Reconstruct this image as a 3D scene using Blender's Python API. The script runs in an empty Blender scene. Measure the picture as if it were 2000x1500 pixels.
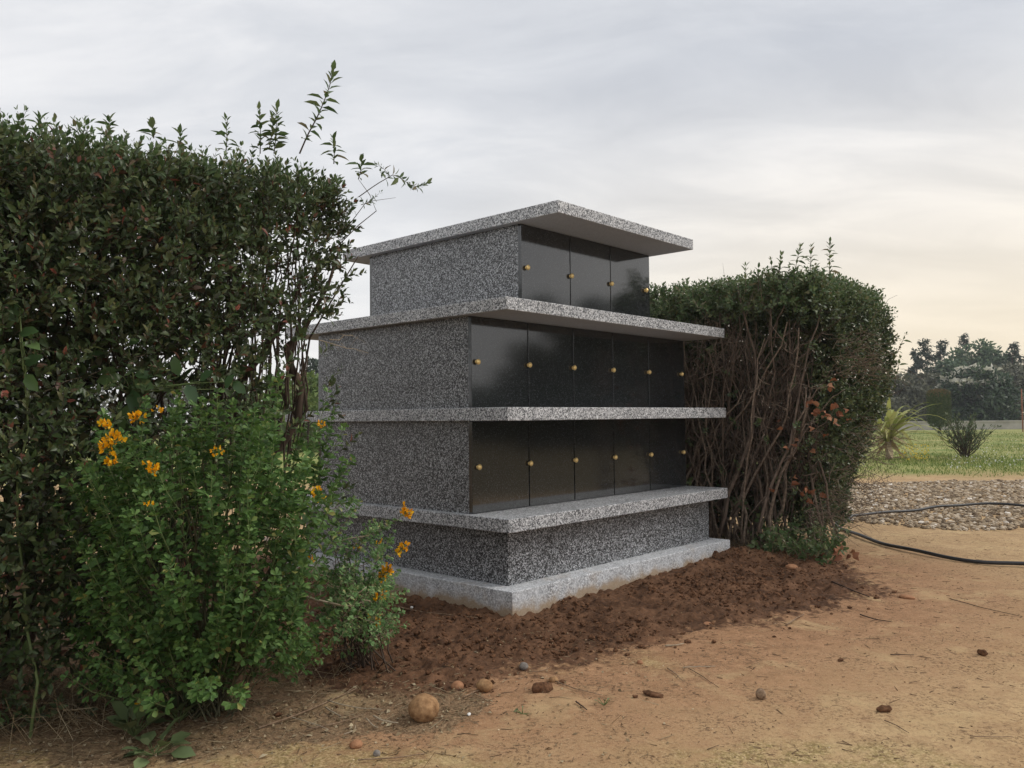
import bpy, math
import numpy as np
from mathutils import Matrix, Vector

# ------------------------------------------------------------------ camera
S = bpy.context.scene
H = 1.2
F_PX = 1610.0                                   # focal length for a 2000 px wide frame
PITCH, ROLL = math.radians(2.295), math.radians(-0.562)
FW = np.array([0, math.cos(PITCH), math.sin(PITCH)])
UP0 = np.array([0, -math.sin(PITCH), math.cos(PITCH)])
RT0 = np.array([1.0, 0, 0])
RT = RT0 * math.cos(ROLL) + UP0 * math.sin(ROLL)
UPV = UP0 * math.cos(ROLL) - RT0 * math.sin(ROLL)
cam = bpy.data.objects.new('camera', bpy.data.cameras.new('camera'))
S.collection.objects.link(cam)
cam.data.sensor_width = 36.0
cam.data.lens = F_PX / 2000 * 36.0
cam.data.clip_start, cam.data.clip_end = 0.05, 2000
cam.matrix_world = Matrix(((RT[0], UPV[0], -FW[0], 0), (RT[1], UPV[1], -FW[1], 0), (RT[2], UPV[2], -FW[2], H), (0, 0, 0, 1)))
S.camera = cam

# ------------------------------------------------------------------ light
SUN_ELEV, SUN_AZ = math.radians(42), math.radians(8)        # azimuth from +X, counter-clockwise
S.view_settings.view_transform = 'Standard'
S.view_settings.look = 'None'
S.view_settings.exposure = 0.27
S.view_settings.gamma = 1.0
sd = Vector((math.cos(SUN_ELEV) * math.cos(SUN_AZ), math.cos(SUN_ELEV) * math.sin(SUN_AZ), math.sin(SUN_ELEV)))
sun = bpy.data.objects.new('sun', bpy.data.lights.new('sun', 'SUN'))
S.collection.objects.link(sun)
sun.data.energy = 1.5
sun.data.angle = math.radians(18)
sun.data.color = (1.0, 0.95, 0.87)
sun.rotation_euler = (-sd).to_track_quat('-Z', 'Y').to_euler()
sun.location = (8, -2, 12)


class NT:
    """small helper round a node tree"""
    def __init__(s, t):
        s.t = t
    def n(s, typ, ins=None, **at):
        k = s.t.nodes.new(typ)
        for a, b in at.items():
            setattr(k, a, b)
        for a, b in (ins or {}).items():
            sock = k.inputs[a]
            if isinstance(b, bpy.types.NodeSocket):
                s.t.links.new(b, sock)
            else:
                sock.default_value = b
        return k
    def link(s, a, b):
        s.t.links.new(a, b)
    def ramp(s, fac, stops, interp='LINEAR'):
        k = s.t.nodes.new('ShaderNodeValToRGB')
        k.color_ramp.interpolation = interp
        e = k.color_ramp.elements
        while len(e) < len(stops):
            e.new(0.5)
        for q, (p, c) in zip(e, stops):
            q.position = p
            q.color = (c, c, c, 1) if isinstance(c, (int, float)) else (*c, 1)
        s.link(fac, k.inputs[0])
        return k.outputs[0]
    def mix(s, fac, a, b, mode='MIX'):
        k = s.t.nodes.new('ShaderNodeMix')
        k.data_type = 'RGBA'
        k.blend_type = mode
        for sock, val in ((k.inputs[0], fac), (k.inputs[6], a), (k.inputs[7], b)):
            if isinstance(val, bpy.types.NodeSocket):
                s.link(val, sock)
            elif isinstance(val, (int, float)):
                sock.default_value = val
            else:
                sock.default_value = (*val, 1)
        return k.outputs[2]
    def math(s, op, a, b=0.0, c=None, clamp=False):
        k = s.t.nodes.new('ShaderNodeMath')
        k.operation = op
        k.use_clamp = clamp
        for i, val in enumerate((a, b) if c is None else (a, b, c)):
            if isinstance(val, bpy.types.NodeSocket):
                s.link(val, k.inputs[i])
            else:
                k.inputs[i].default_value = val
        return k.outputs[0]
    def noise(s, vec, scale, detail=4, rough=0.55, dist=0.0, dim='3D'):
        k = s.n('ShaderNodeTexNoise', {'Scale': scale, 'Detail': detail, 'Roughness': rough, 'Distortion': dist}, noise_dimensions=dim)
        if vec is not None:
            s.link(vec, k.inputs['Vector'])
        return k.outputs[0]


W = bpy.data.worlds.new('World')
S.world = W
W.use_nodes = True
W.node_tree.nodes.clear()
w = NT(W.node_tree)
tc = w.n('ShaderNodeTexCoord').outputs['Generated']
sky = w.n('ShaderNodeTexSky', sky_type='NISHITA', sun_disc=False, sun_elevation=SUN_ELEV, sun_rotation=math.pi / 2 - SUN_AZ, dust_density=3.0)
bg1 = w.n('ShaderNodeBackground', {'Color': sky.outputs[0], 'Strength': 0.1})
sx = w.n('ShaderNodeSeparateXYZ', {0: tc})
zc = w.math('ADD', w.math('MAXIMUM', sx.outputs[2], 0.0), 0.22)
px_ = w.math('DIVIDE', sx.outputs[0], zc)
py_ = w.math('DIVIDE', sx.outputs[1], zc)
cv = w.n('ShaderNodeCombineXYZ', {0: px_, 1: py_, 2: 0.0}).outputs[0]
mp = w.n('ShaderNodeMapping', {'Vector': cv, 'Rotation': (0, 0, math.radians(35)), 'Scale': (0.9, 1.9, 1.0), 'Location': (3.1, 0.4, 0)}).outputs[0]
big = w.noise(mp, 0.55, 3, 0.5, 0.4)
fine = w.noise(mp, 2.2, 6, 0.6, 0.5)
cl = w.math('ADD', w.math('MULTIPLY', big, 0.70), w.math('MULTIPLY', fine, 0.30))
ccol = w.ramp(cl, [(0.35, (0.48, 0.50, 0.54)), (0.45, (0.59, 0.605, 0.635)), (0.52, (0.72, 0.722, 0.735)), (0.60, (0.83, 0.825, 0.815))])
# the low band of sky is paler and, to the right, creamy
low = w.math('SUBTRACT', 1.0, w.math('MULTIPLY', w.math('MAXIMUM', sx.outputs[2], 0.0), 2.5), clamp=True)
low = w.math('POWER', low, 1.3)
dot = w.math('ADD', w.math('MULTIPLY', sx.outputs[0], 0.5), w.math('MULTIPLY', sx.outputs[1], 0.866))
side = w.math('MULTIPLY_ADD', dot, 4.5, -3.5, clamp=True)      # the glow stands low in the north-east
lowcol = w.mix(side, (0.80, 0.79, 0.775), (0.90, 0.745, 0.50))
ccol = w.mix(w.math('MULTIPLY', low, 0.92), ccol, lowcol)
bg2 = w.n('ShaderNodeBackground', {'Color': ccol, 'Strength': 1.06})
msh = w.n('ShaderNodeMixShader', {0: 0.95, 1: bg1.outputs[0], 2: bg2.outputs[0]})
wo = w.n('ShaderNodeOutputWorld', {0: msh.outputs[0]})

# ------------------------------------------------------------------ helpers
rng = np.random.default_rng(7)
TH = math.radians(47.54)                       # direction of the columbarium's long side
UX = np.array([math.cos(TH), math.sin(TH), 0]); VX = np.array([-math.sin(TH), math.cos(TH), 0])
ORG = np.array([-0.028, 4.9166, 0.0])


def m2w(p):
    p = np.asarray(p, float)
    return ORG + p[..., 0:1] * UX + p[..., 1:2] * VX + p[..., 2:3] * np.array([0, 0, 1.0])


def ray(px, py):
    return FW + RT * (px - 1000) / F_PX - UPV * (py - 750) / F_PX


def G(px, py, z=0.0):                           # where a sight line meets the ground
    d = ray(px, py)
    return np.array([0, 0, H]) + d * (z - H) / d[2]


def at(px, py, y):                              # a point measured at distance y
    d = ray(px, py)
    return np.array([0, 0, H]) + d * y / d[1]


def unit(a):
    a = np.asarray(a, float)
    return a / np.maximum(np.linalg.norm(a, axis=-1, keepdims=True), 1e-9)


class MB:
    """collects vertices and faces of ONE mesh"""
    def __init__(s):
        s.v, s.nv, s.l, s.c, s.m, s.sm = [], 0, [], [], [], []
    def add(s, verts, faces, mi=0, smooth=False):
        verts = np.asarray(verts, float).reshape(-1, 3)
        if isinstance(faces, np.ndarray):
            s.l.append((faces + s.nv).ravel())
            s.c.append(np.full(len(faces), faces.shape[1]))
            n = len(faces)
        else:
            s.l.append(np.array([i for f in faces for i in f], int) + s.nv)
            s.c.append(np.array([len(f) for f in faces]))
            n = len(faces)
        s.m.append(np.full(n, mi)); s.sm.append(np.full(n, smooth))
        s.v.append(verts); s.nv += len(verts)
        return s
    def rep(s, verts, faces, mi=0, smooth=False):
        """verts (n,k,3), faces (f,c): one template repeated n times"""
        n, k, _ = verts.shape
        fa = (faces[None] + (np.arange(n) * k)[:, None, None]).reshape(-1, faces.shape[1])
        return s.add(verts.reshape(-1, 3), fa, mi, smooth)
    def box(s, x0, x1, y0, y1, z0, z1, mi=0):
        v = np.array([(x, y, z) for z in (z0, z1) for y in (y0, y1) for x in (x0, x1)], float)
        s.add(v, np.array([(0, 2, 3, 1), (4, 5, 7, 6), (0, 1, 5, 4), (2, 6, 7, 3), (0, 4, 6, 2), (1, 3, 7, 5)]), mi)
        return s
    def tube(s, pts, rad, n=6, mi=0, cap=True):
        pts = np.asarray(pts, float); k = len(pts)
        rad = np.broadcast_to(np.asarray(rad, float), (k,))
        t = unit(np.gradient(pts, axis=0))
        ref = np.array([0.13, 0.21, 0.97]) if abs(t[:, 2]).mean() < 0.9 else np.array([0.97, 0.2, 0.1])
        a = unit(np.cross(t, ref)); b = np.cross(t, a)
        ang = np.arange(n) / n * 2 * math.pi
        ring = pts[:, None] + rad[:, None, None] * (np.cos(ang)[None, :, None] * a[:, None] + np.sin(ang)[None, :, None] * b[:, None])
        i = np.arange(k - 1)[:, None] * n + np.arange(n)[None]
        j = np.arange(k - 1)[:, None] * n + (np.arange(n)[None] + 1) % n
        fa = np.stack([i, j, j + n, i + n], -1).reshape(-1, 4)
        vv = ring.reshape(-1, 3)
        s.add(vv, fa, mi, True)
        if cap:
            s.l.append(np.arange(n)[::-1] + s.nv - k * n); s.c.append(np.array([n])); s.m.append(np.array([mi])); s.sm.append(np.array([False]))
            s.l.append(np.arange(n) + s.nv - n); s.c.append(np.array([n])); s.m.append(np.array([mi])); s.sm.append(np.array([False]))
        return s
    def lathe(s, prof, n=20, mi=0):
        """prof: (r, z) pairs, round the z axis"""
        prof = np.asarray(prof, float); k = len(prof)
        ang = np.arange(n) / n * 2 * math.pi
        v = np.stack([prof[:, 0:1] * np.cos(ang), prof[:, 0:1] * np.sin(ang), np.repeat(prof[:, 1:2], n, 1)], -1)
        i = np.arange(k - 1)[:, None] * n + np.arange(n)[None]
        j = np.arange(k - 1)[:, None] * n + (np.arange(n)[None] + 1) % n
        s.add(v.reshape(-1, 3), np.stack([i, j, j + n, i + n], -1).reshape(-1, 4), mi, True)
        return s
    def prisms(s, A, B, ra, rb, mi=0):
        """many thin three-sided sticks from A to B"""
        A = np.asarray(A); B = np.asarray(B); n = len(A)
        d = unit(B - A); a = unit(np.cross(d, np.array([0.31, 0.17, 0.93]))); b = np.cross(d, a)
        ra = np.broadcast_to(ra, (n,)); rb = np.broadcast_to(rb, (n,))
        ang = np.arange(3) / 3 * 2 * math.pi
        o = np.cos(ang)[None, :, None] * a[:, None] + np.sin(ang)[None, :, None] * b[:, None]
        v = np.concatenate([A[:, None] + o * ra[:, None, None], B[:, None] + o * rb[:, None, None]], 1)
        return s.rep(v, np.array([(0, 1, 4, 3), (1, 2, 5, 4), (2, 0, 3, 5)]), mi, True)
    def leaves(s, P, D, N, L, Wd, kind='lance', fold=0.18, curl=0.25, mi=0):
        """leaf blades: base P, direction D, face normal near N, length L, width Wd"""
        P = np.asarray(P, float); n = len(P)
        D = unit(np.broadcast_to(D, (n, 3))); N = np.broadcast_to(N, (n, 3))
        Sd = unit(np.cross(D, N) + 1e-6); N = np.cross(Sd, D)
        L = np.broadcast_to(L, (n,))[:, None, None]; Wd = np.broadcast_to(Wd, (n,))[:, None, None]
        if kind == 'diamond':
            t = np.array([(0, 0, 0), (-.5, .48, fold), (.5, .48, fold), (0, 1, -curl)])
            fa = [np.array([(0, 2, 1)]), np.array([(1, 2, 3)])]
        else:
            w1, w2, p1, p2 = {'lance': (.5, .36, .36, .7), 'obov': (.27, .5, .34, .74), 'round': (.5, .48, .3, .72), 'strap': (.5, .4, .3, .7)}[kind]
            c = curl
            t = np.array([(0, 0, 0), (-w1, p1, fold * .6), (0, p1, -c * .12), (w1, p1, fold * .6), (-w2, p2, fold * .6 - c * .4), (0, p2, -c * .5), (w2, p2, fold * .6 - c * .4), (0, 1, -c)])
            fa = [np.array([(0, 3, 2), (0, 2, 1), (4, 5, 7), (5, 6, 7)]), np.array([(1, 2, 5, 4), (2, 3, 6, 5)])]
        V = P[:, None] + t[None, :, 0:1] * Wd * Sd[:, None] + t[None, :, 1:2] * L * D[:, None]
        V = V + t[None, :, 2:3] * (Wd if kind != 'strap' else L) * N[:, None] * 1.0
        k = len(t)
        base = s.nv
        s.v.append(V.reshape(-1, 3)); s.nv += n * k
        for q in fa:
            ff = (q[None] + (np.arange(n) * k)[:, None, None]).reshape(-1, q.shape[1]) + base
            s.l.append(ff.ravel()); s.c.append(np.full(len(ff), q.shape[1])); s.m.append(np.full(len(ff), mi)); s.sm.append(np.full(len(ff), True))
        return s
    def build(s, name, mats, parent=None, loc=None, attrs=None):
        me = bpy.data.meshes.new(name)
        v = np.concatenate(s.v)
        if loc is not None:
            v = v - np.asarray(loc, float)
        l = np.concatenate(s.l).astype(np.int32); c = np.concatenate(s.c).astype(np.int32)
        me.vertices.add(len(v)); me.vertices.foreach_set('co', v.astype(np.float32).ravel())
        me.loops.add(len(l)); me.loops.foreach_set('vertex_index', l)
        me.polygons.add(len(c))
        me.polygons.foreach_set('loop_start', np.concatenate([[0], np.cumsum(c)[:-1]]).astype(np.int32))
        me.polygons.foreach_set('loop_total', c)
        me.polygons.foreach_set('material_index', np.concatenate(s.m).astype(np.int32))
        me.polygons.foreach_set('use_smooth', np.concatenate(s.sm).astype(bool))
        for m_ in (mats if isinstance(mats, (list, tuple)) else [mats]):
            me.materials.append(m_)
        for k, a in (attrs or {}).items():
            at_ = me.attributes.new(k, 'FLOAT', 'POINT')
            at_.data.foreach_set('value', a.astype(np.float32).ravel())
        me.update(calc_edges=True)
        o = bpy.data.objects.new(name, me)
        S.collection.objects.link(o)
        if parent is not None:
            o.parent = parent
        elif loc is not None:
            o.location = loc
        return o


def tag(o, label, cat, group=None):
    o['label'] = label; o['category'] = cat
    if group:
        o['group'] = group
    return o


def thing(name, label, cat, loc=(0, 0, 0), rz=0.0, group=None):
    o = bpy.data.objects.new(name, None)
    o.empty_display_size = 0.1
    S.collection.objects.link(o)
    o.location = loc; o.rotation_euler = (0, 0, rz)
    return tag(o, label, cat, group)


def stuff(o, label, cat):
    tag(o, label, cat); o['kind'] = 'stuff'
    return o


def bevel(o, width, seg=2):
    import bmesh
    bm = bmesh.new(); bm.from_mesh(o.data)
    bmesh.ops.bevel(bm, geom=bm.edges[:], offset=width, segments=seg, affect='EDGES', profile=0.6)
    bm.to_mesh(o.data); bm.free()
    return o


# lattice noise in numpy
_tab = np.random.default_rng(3).random((256, 256))


def vnoise(x, y):
    xi = np.floor(x).astype(int); yi = np.floor(y).astype(int)
    fx = x - xi; fy = y - yi
    fx = fx * fx * (3 - 2 * fx); fy = fy * fy * (3 - 2 * fy)
    g = lambda a, b: _tab[a % 256, b % 256]
    return (g(xi, yi) * (1 - fx) + g(xi + 1, yi) * fx) * (1 - fy) + (g(xi, yi + 1) * (1 - fx) + g(xi + 1, yi + 1) * fx) * fy


def fbm(x, y, oct=4, gain=0.5):
    s = 0; a = 1; t = 0
    for i in range(oct):
        s = s + a * vnoise(x * 2 ** i + 17.3 * i, y * 2 ** i + 9.1 * i); t += a; a *= gain
    return s / t


def sstep(a, b, x):
    t = np.clip((x - a) / (b - a), 0, 1)
    return t * t * (3 - 2 * t)


def bump3(p, k=1.6, seed=0):
    r = np.random.default_rng(seed + 50)
    s = 0
    for i in range(7):
        q = r.normal(size=3) * k * (1 + i * 0.5)
        s = s + np.sin(p @ q + r.random() * 6.28) / (1 + i * 0.4)
    return s / 3.5


# ------------------------------------------------------------------ materials
def mat(name):
    m = bpy.data.materials.new(name)
    m.use_nodes = True
    m.node_tree.nodes.clear()
    t = NT(m.node_tree)
    return m, t


def finish(t, color, rough=0.6, bump=None, bstr=0.3, bdist=0.01, metallic=0.0, spec=0.5, transl=0.0, tcol=None):
    b = t.n('ShaderNodeBsdfPrincipled', {'Roughness': rough, 'Metallic': metallic, 'Specular IOR Level': spec})
    if isinstance(color, bpy.types.NodeSocket):
        t.link(color, b.inputs['Base Color'])
    else:
        b.inputs['Base Color'].default_value = (*color, 1)
    if bump is not None:
        bp = t.n('ShaderNodeBump', {'Strength': bstr, 'Distance': bdist, 'Height': bump})
        t.link(bp.outputs[0], b.inputs['Normal'])
    out = b.outputs[0]
    if transl:
        tr = t.n('ShaderNodeBsdfTranslucent')
        c = tcol if tcol is not None else color
        if isinstance(c, bpy.types.NodeSocket):
            t.link(c, tr.inputs[0])
        else:
            tr.inputs[0].default_value = (*c, 1)
        out = t.n('ShaderNodeMixShader', {0: transl, 1: out, 2: tr.outputs[0]}).outputs[0]
    t.n('ShaderNodeOutputMaterial', {0: out})


def leaf_mat(name, stops, rough=0.45, transl=0.25, spec=0.4):
    """each blade takes its own colour from the ramp"""
    m, t = mat(name)
    r = t.n('ShaderNodeNewGeometry').outputs['Random Per Island']
    tcd = t.n('ShaderNodeTexCoord').outputs['Object']
    col = t.ramp(r, stops)
    nz = t.noise(tcd, 2.5, 3)
    col = t.mix(0.6, col, t.ramp(nz, [(0.3, 0.62), (0.7, 1.0)]), 'MULTIPLY')
    finish(t, col, rough, transl=transl, spec=spec)
    return m


def plain_mat(name, a, b, scale=20, rough=0.8, bstr=0.4, spec=0.3, metallic=0.0, stretch=None):
    m, t = mat(name)
    v = t.n('ShaderNodeTexCoord').outputs['Object']
    if stretch:
        v = t.n('ShaderNodeMapping', {'Vector': v, 'Scale': stretch}).outputs[0]
    nz = t.noise(v, scale, 5, 0.6)
    finish(t, t.ramp(nz, [(0.32, a), (0.68, b)]), rough, nz, bstr, 0.004, metallic, spec)
    return m


def granite(name, stops, scale=105, rough=0.35, dirt=False, fade=0.0, fadecol=(0.4, 0.41, 0.42), streak=False):
    m, t = mat(name)
    v = t.n('ShaderNodeTexCoord').outputs['Object']
    wv = t.n('ShaderNodeTexNoise', {'Vector': v, 'Scale': 90.0, 'Detail': 2.0}).outputs[1]
    vv = t.n('ShaderNodeVectorMath', {0: v, 1: t.n('ShaderNodeVectorMath', {0: wv, 'Scale': 0.014}, operation='SCALE').outputs[0]}, operation='ADD').outputs[0]
    vo = t.n('ShaderNodeTexVoronoi', {'Vector': vv, 'Scale': scale}, feature='F1')
    r1 = t.n('ShaderNodeSeparateColor', {0: vo.outputs['Color']}).outputs[0]
    vo2 = t.n('ShaderNodeTexVoronoi', {'Vector': vv, 'Scale': scale * 2.1}, feature='F1')
    r2 = t.n('ShaderNodeSeparateColor', {0: vo2.outputs['Color']}).outputs[1]
    k = t.math('ADD', t.math('MULTIPLY', r1, 0.68), t.math('MULTIPLY', r2, 0.32))
    col = t.ramp(k, stops)
    big = t.noise(v, 2.2, 4, 0.6)
    col = t.mix(0.7, col, t.ramp(big, [(0.3, 0.78), (0.7, 1.08)]), 'MULTIPLY')
    if fade:
        vs = t.n('ShaderNodeMapping', {'Vector': v, 'Scale': (1, 1, 0.18) if streak else (1, 1, 1)}).outputs[0]
        s = t.noise(vs, 14 if streak else 5, 5, 0.65)
        col = t.mix(t.math('MULTIPLY', t.ramp(s, [(0.3, 0.35), (0.62, 1.0)]), fade), col, fadecol)
    if dirt:
        z = t.n('ShaderNodeSeparateXYZ', {0: v}).outputs[2]
        d = t.math('ADD', z, t.math('MULTIPLY', t.noise(v, 7, 5, 0.6), 0.16))
        d = t.ramp(d, [(0.13, 0.85), (0.165, 0.25), (0.20, 0.0)])
        e = t.ramp(t.noise(v, 4, 5, 0.7), [(0.56, 0.0), (0.68, 0.5)])
        col = t.mix(t.math('MAXIMUM', d, t.math('MULTIPLY', e, 0.55)), col, (0.33, 0.23, 0.13))
    if rough < 0.1:
        finish(t, col, rough, spec=1.0)
        return m
    rr = t.math('MULTIPLY_ADD', t.noise(v, 40, 3), 0.25, rough - 0.12)
    finish(t, col, rr, k, 0.06, 0.002, spec=0.45)
    return m


GR = [(0.20, (0.008, 0.009, 0.010)), (0.38, (0.035, 0.037, 0.040)), (0.54, (0.11, 0.114, 0.12)), (0.67, (0.28, 0.288, 0.30)), (0.88, (0.61, 0.63, 0.66))]
M_GRAN = granite('speckled_granite', GR, 148)
GRL = [(0.12, (0.03, 0.032, 0.037)), (0.30, (0.10, 0.104, 0.112)), (0.46, (0.27, 0.278, 0.292)), (0.62, (0.50, 0.51, 0.53)), (0.84, (0.78, 0.79, 0.81))]
M_SLAB = granite('slab_granite', GRL, 146, rough=0.4)
M_KERB = granite('sawn_kerb_granite', GRL, 125, rough=0.7, dirt=True, fade=0.52, fadecol=(0.66, 0.68, 0.71), streak=True)
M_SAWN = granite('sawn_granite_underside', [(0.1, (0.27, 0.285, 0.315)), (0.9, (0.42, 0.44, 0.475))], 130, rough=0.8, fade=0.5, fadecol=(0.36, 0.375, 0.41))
M_BLACK = granite('polished_black_granite', [(0.2, (0.012, 0.013, 0.0135)), (0.55, (0.021, 0.0225, 0.0235)), (0.8, (0.034, 0.037, 0.039)), (0.95, (0.085, 0.09, 0.095))], 200, rough=0.085)
m, t = mat('joint_shadow'); finish(t, (0.003, 0.003, 0.003), 1.0, spec=0.0); M_JOINT = m
m, t = mat('brass'); finish(t, t.ramp(t.noise(t.n('ShaderNodeTexCoord').outputs['Object'], 60), [(0.3, (0.80, 0.55, 0.20)), (0.7, (0.92, 0.70, 0.33))]), 0.38, metallic=0.55); M_BRASS = m

M_HLEAF = leaf_mat('hedge_leaf', [(0.0, (0.050, 0.048, 0.026)), (0.18, (0.058, 0.085, 0.034)), (0.55, (0.074, 0.122, 0.040)), (0.78, (0.108, 0.140, 0.066)), (0.90, (0.165, 0.195, 0.070)), (0.965, (0.16, 0.10, 0.06)), (0.985, (0.20, 0.075, 0.05)), (1.0, (0.34, 0.10, 0.065))], 0.42, 0.22, 0.45)
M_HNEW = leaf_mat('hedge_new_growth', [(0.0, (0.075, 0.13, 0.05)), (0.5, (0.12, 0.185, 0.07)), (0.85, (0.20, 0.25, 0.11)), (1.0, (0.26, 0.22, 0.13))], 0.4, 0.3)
M_HLEAF2 = leaf_mat('far_hedge_leaf', [(0.0, (0.045, 0.065, 0.03)), (0.5, (0.08, 0.12, 0.046)), (0.9, (0.14, 0.18, 0.07)), (1.0, (0.21, 0.22, 0.10))], 0.42, 0.22)
M_DEAD = leaf_mat('dead_leaf', [(0.0, (0.16, 0.065, 0.035)), (0.5, (0.30, 0.12, 0.06)), (1.0, (0.40, 0.20, 0.11))], 0.7, 0.2, 0.2)
M_BARK = plain_mat('dark_bark', (0.035, 0.024, 0.018), (0.11, 0.078, 0.056), 40, 0.9, stretch=(1, 1, 0.25))
M_BARK2 = plain_mat('bare_stem_bark', (0.06, 0.044, 0.033), (0.20, 0.15, 0.115), 45, 0.9, stretch=(1, 1, 0.25))
M_TWIGP = plain_mat('pale_twig', (0.26, 0.20, 0.14), (0.44, 0.37, 0.27), 60, 0.85)
M_MED = leaf_mat('medick_leaf', [(0.0, (0.054, 0.110, 0.030)), (0.45, (0.092, 0.186, 0.046)), (0.85, (0.15, 0.265, 0.072)), (0.97, (0.22, 0.35, 0.11)), (1.0, (0.38, 0.34, 0.10))], 0.55, 0.28, 0.3)
M_MEDP = leaf_mat('medick_pale_leaf', [(0.0, (0.09, 0.19, 0.06)), (0.5, (0.14, 0.27, 0.085)), (0.9, (0.24, 0.36, 0.15)), (1.0, (0.45, 0.42, 0.18))], 0.6, 0.25, 0.3)
M_MSTEM = plain_mat('green_stem', (0.10, 0.15, 0.05), (0.18, 0.22, 0.09), 30, 0.7)
M_PETAL = leaf_mat('orange_petal', [(0.0, (0.88, 0.38, 0.006)), (0.5, (0.95, 0.50, 0.008)), (1.0, (0.97, 0.64, 0.03))], 0.5, 0.3, 0.25)
M_BROAD = leaf_mat('broad_leaf', [(0.0, (0.05, 0.10, 0.04)), (0.6, (0.09, 0.17, 0.06)), (1.0, (0.16, 0.25, 0.09))], 0.35, 0.3)
M_WEED = leaf_mat('weed_leaf', [(0.0, (0.10, 0.14, 0.055)), (0.7, (0.17, 0.23, 0.10)), (1.0, (0.24, 0.28, 0.13))], 0.55, 0.2)
M_DRY = leaf_mat('dry_grass', [(0.0, (0.16, 0.11, 0.06)), (0.6, (0.32, 0.24, 0.14)), (1.0, (0.50, 0.42, 0.28))], 0.8, 0.15, 0.2)
M_HOSE = plain_mat('black_rubber', (0.012, 0.012, 0.014), (0.03, 0.03, 0.032), 80, 0.5, 0.1, 0.5)
M_STONE_T = plain_mat('tan_stone', (0.17, 0.09, 0.043), (0.42, 0.255, 0.13), 34, 0.95, 0.9, 0.15)
M_STONE_O = plain_mat('orange_stone', (0.24, 0.115, 0.06), (0.42, 0.22, 0.12), 30, 0.9, 0.5, 0.2)
M_STONE_G = plain_mat('grey_stone', (0.12, 0.105, 0.095), (0.30, 0.27, 0.24), 40, 0.85, 0.5, 0.3)
M_SHELL = plain_mat('white_shell', (0.68, 0.66, 0.62), (0.82, 0.81, 0.78), 60, 0.5, 0.2, 0.4)
M_CLOD = plain_mat('soil_clod', (0.045, 0.022, 0.012), (0.18, 0.092, 0.050), 55, 0.95, 0.8, 0.1)
M_TWIG = plain_mat('brown_twig', (0.13, 0.08, 0.05), (0.33, 0.235, 0.155), 60, 0.9, 0.4, 0.2)
M_TWIGD = plain_mat('dark_twig', (0.03, 0.02, 0.015), (0.09, 0.06, 0.045), 60, 0.9, 0.4, 0.2)


# ------------------------------------------------------------------ ground: one sheet to the horizon
def axis(lo, hi, step, far_lo, far_hi, grow=1.13):
    core = np.arange(lo, hi + 1e-6, step)
    a, b = [], []
    x, s_ = lo, step
    while x > far_lo:
        s_ *= grow; x -= s_; a.append(x)
    x, s_ = hi, step
    while x < far_hi:
        s_ *= grow; x += s_; b.append(x)
    return np.concatenate([a[::-1], core, b])


def mono(x, y):
    dx, dy = x - ORG[0], y - ORG[1]
    return dx * UX[0] + dy * UX[1], dx * VX[0] + dy * VX[1]


SOIL_EDGE = np.array([(-1.75, 0.9), (-1.45, -0.05), (-1.2, -0.6), (-0.72, -0.72), (-0.05, -0.86), (0.75, -1.12), (1.4, -1.30), (2.1, -1.36), (2.75, -1.0), (3.35, -0.45), (3.6, 3.2), (-1.75, 3.2)])


def poly_depth(X, Y, P):
    """signed distance to a polygon's edge, positive inside"""
    d = np.full(np.shape(X), 1e9); ins = np.zeros(np.shape(X), bool)
    for (x0, y0), (x1, y1) in zip(P, np.roll(P, -1, 0)):
        ex, ey = x1 - x0, y1 - y0
        t_ = np.clip(((X - x0) * ex + (Y - y0) * ey) / (ex * ex + ey * ey), 0, 1)
        d = np.minimum(d, np.hypot(X - x0 - t_ * ex, Y - y0 - t_ * ey))
        c_ = ((y0 > Y) != (y1 > Y)) & (X < ex * (Y - y0) / (ey + 1e-12) + x0)
        ins ^= c_
    return np.where(ins, d, -d)


def zones(x, y):
    X, Y = mono(x, y)
    n1 = fbm(x * 1.1, y * 1.1, 4) - 0.5
    n2 = fbm(x * 4 + 40, y * 4, 4) - 0.5
    pd = poly_depth(X, Y, SOIL_EDGE) + 0.25 * n1 + 0.35 * n2
    soil = sstep(-0.42, 0.32, pd)
    red = sstep(-1.7, -0.2, pd) * (1 - sstep(6.6, 8.4, y + n1))
    lx, ly = 0.0, 0.0
    x0, y0, x1, y1 = -1.5, 3.25, -0.55, 3.5
    t_ = np.clip(((x - x0) * (x1 - x0) + (y - y0) * (y1 - y0)) / ((x1 - x0) ** 2 + (y1 - y0) ** 2), 0, 1)
    dl_ = np.hypot(x - x0 - t_ * (x1 - x0), y - y0 - t_ * (y1 - y0)) + 0.35 * n1 + 0.3 * n2
    hx = sstep(-0.25, 0.5, Y + 0.5 * n1 + 0.2 * n2) * (1 - sstep(-1.2, -0.7, X + 0.4 * n1))
    litter = np.clip(np.maximum(hx, 1 - sstep(0.18, 0.48, dl_)), 0, 1) * (1 - 0.5 * soil)
    grass = sstep(15.0, 17.0, y + 2.0 * n1 + 0.8 * n2 - 0.02 * x)
    off = sstep(-0.6, 0.6, x - 6.6 - 0.36 * np.maximum(y - 5, 0) + n1)  # unseen ground to the right, given dark soil colour to darken door reflections
    grass = np.maximum(grass, off * 0.25)
    red = np.maximum(red, off)
    soil = np.maximum(soil, off * 0.9)
    moss = sstep(0.02, 0.25, fbm(x * 1.7 + 8, y * 1.7 + 3, 4) - 0.5 + 0.30 * (1 - sstep(2.8, 3.3, y)) + 0.16 * (1 - sstep(-0.5, -0.1, x)) * (1 - sstep(3.0, 3.4, y)) - 0.16 * sstep(-0.4, 0.6, x)) * (1 - soil)
    return soil, red, litter, grass, moss


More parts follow.
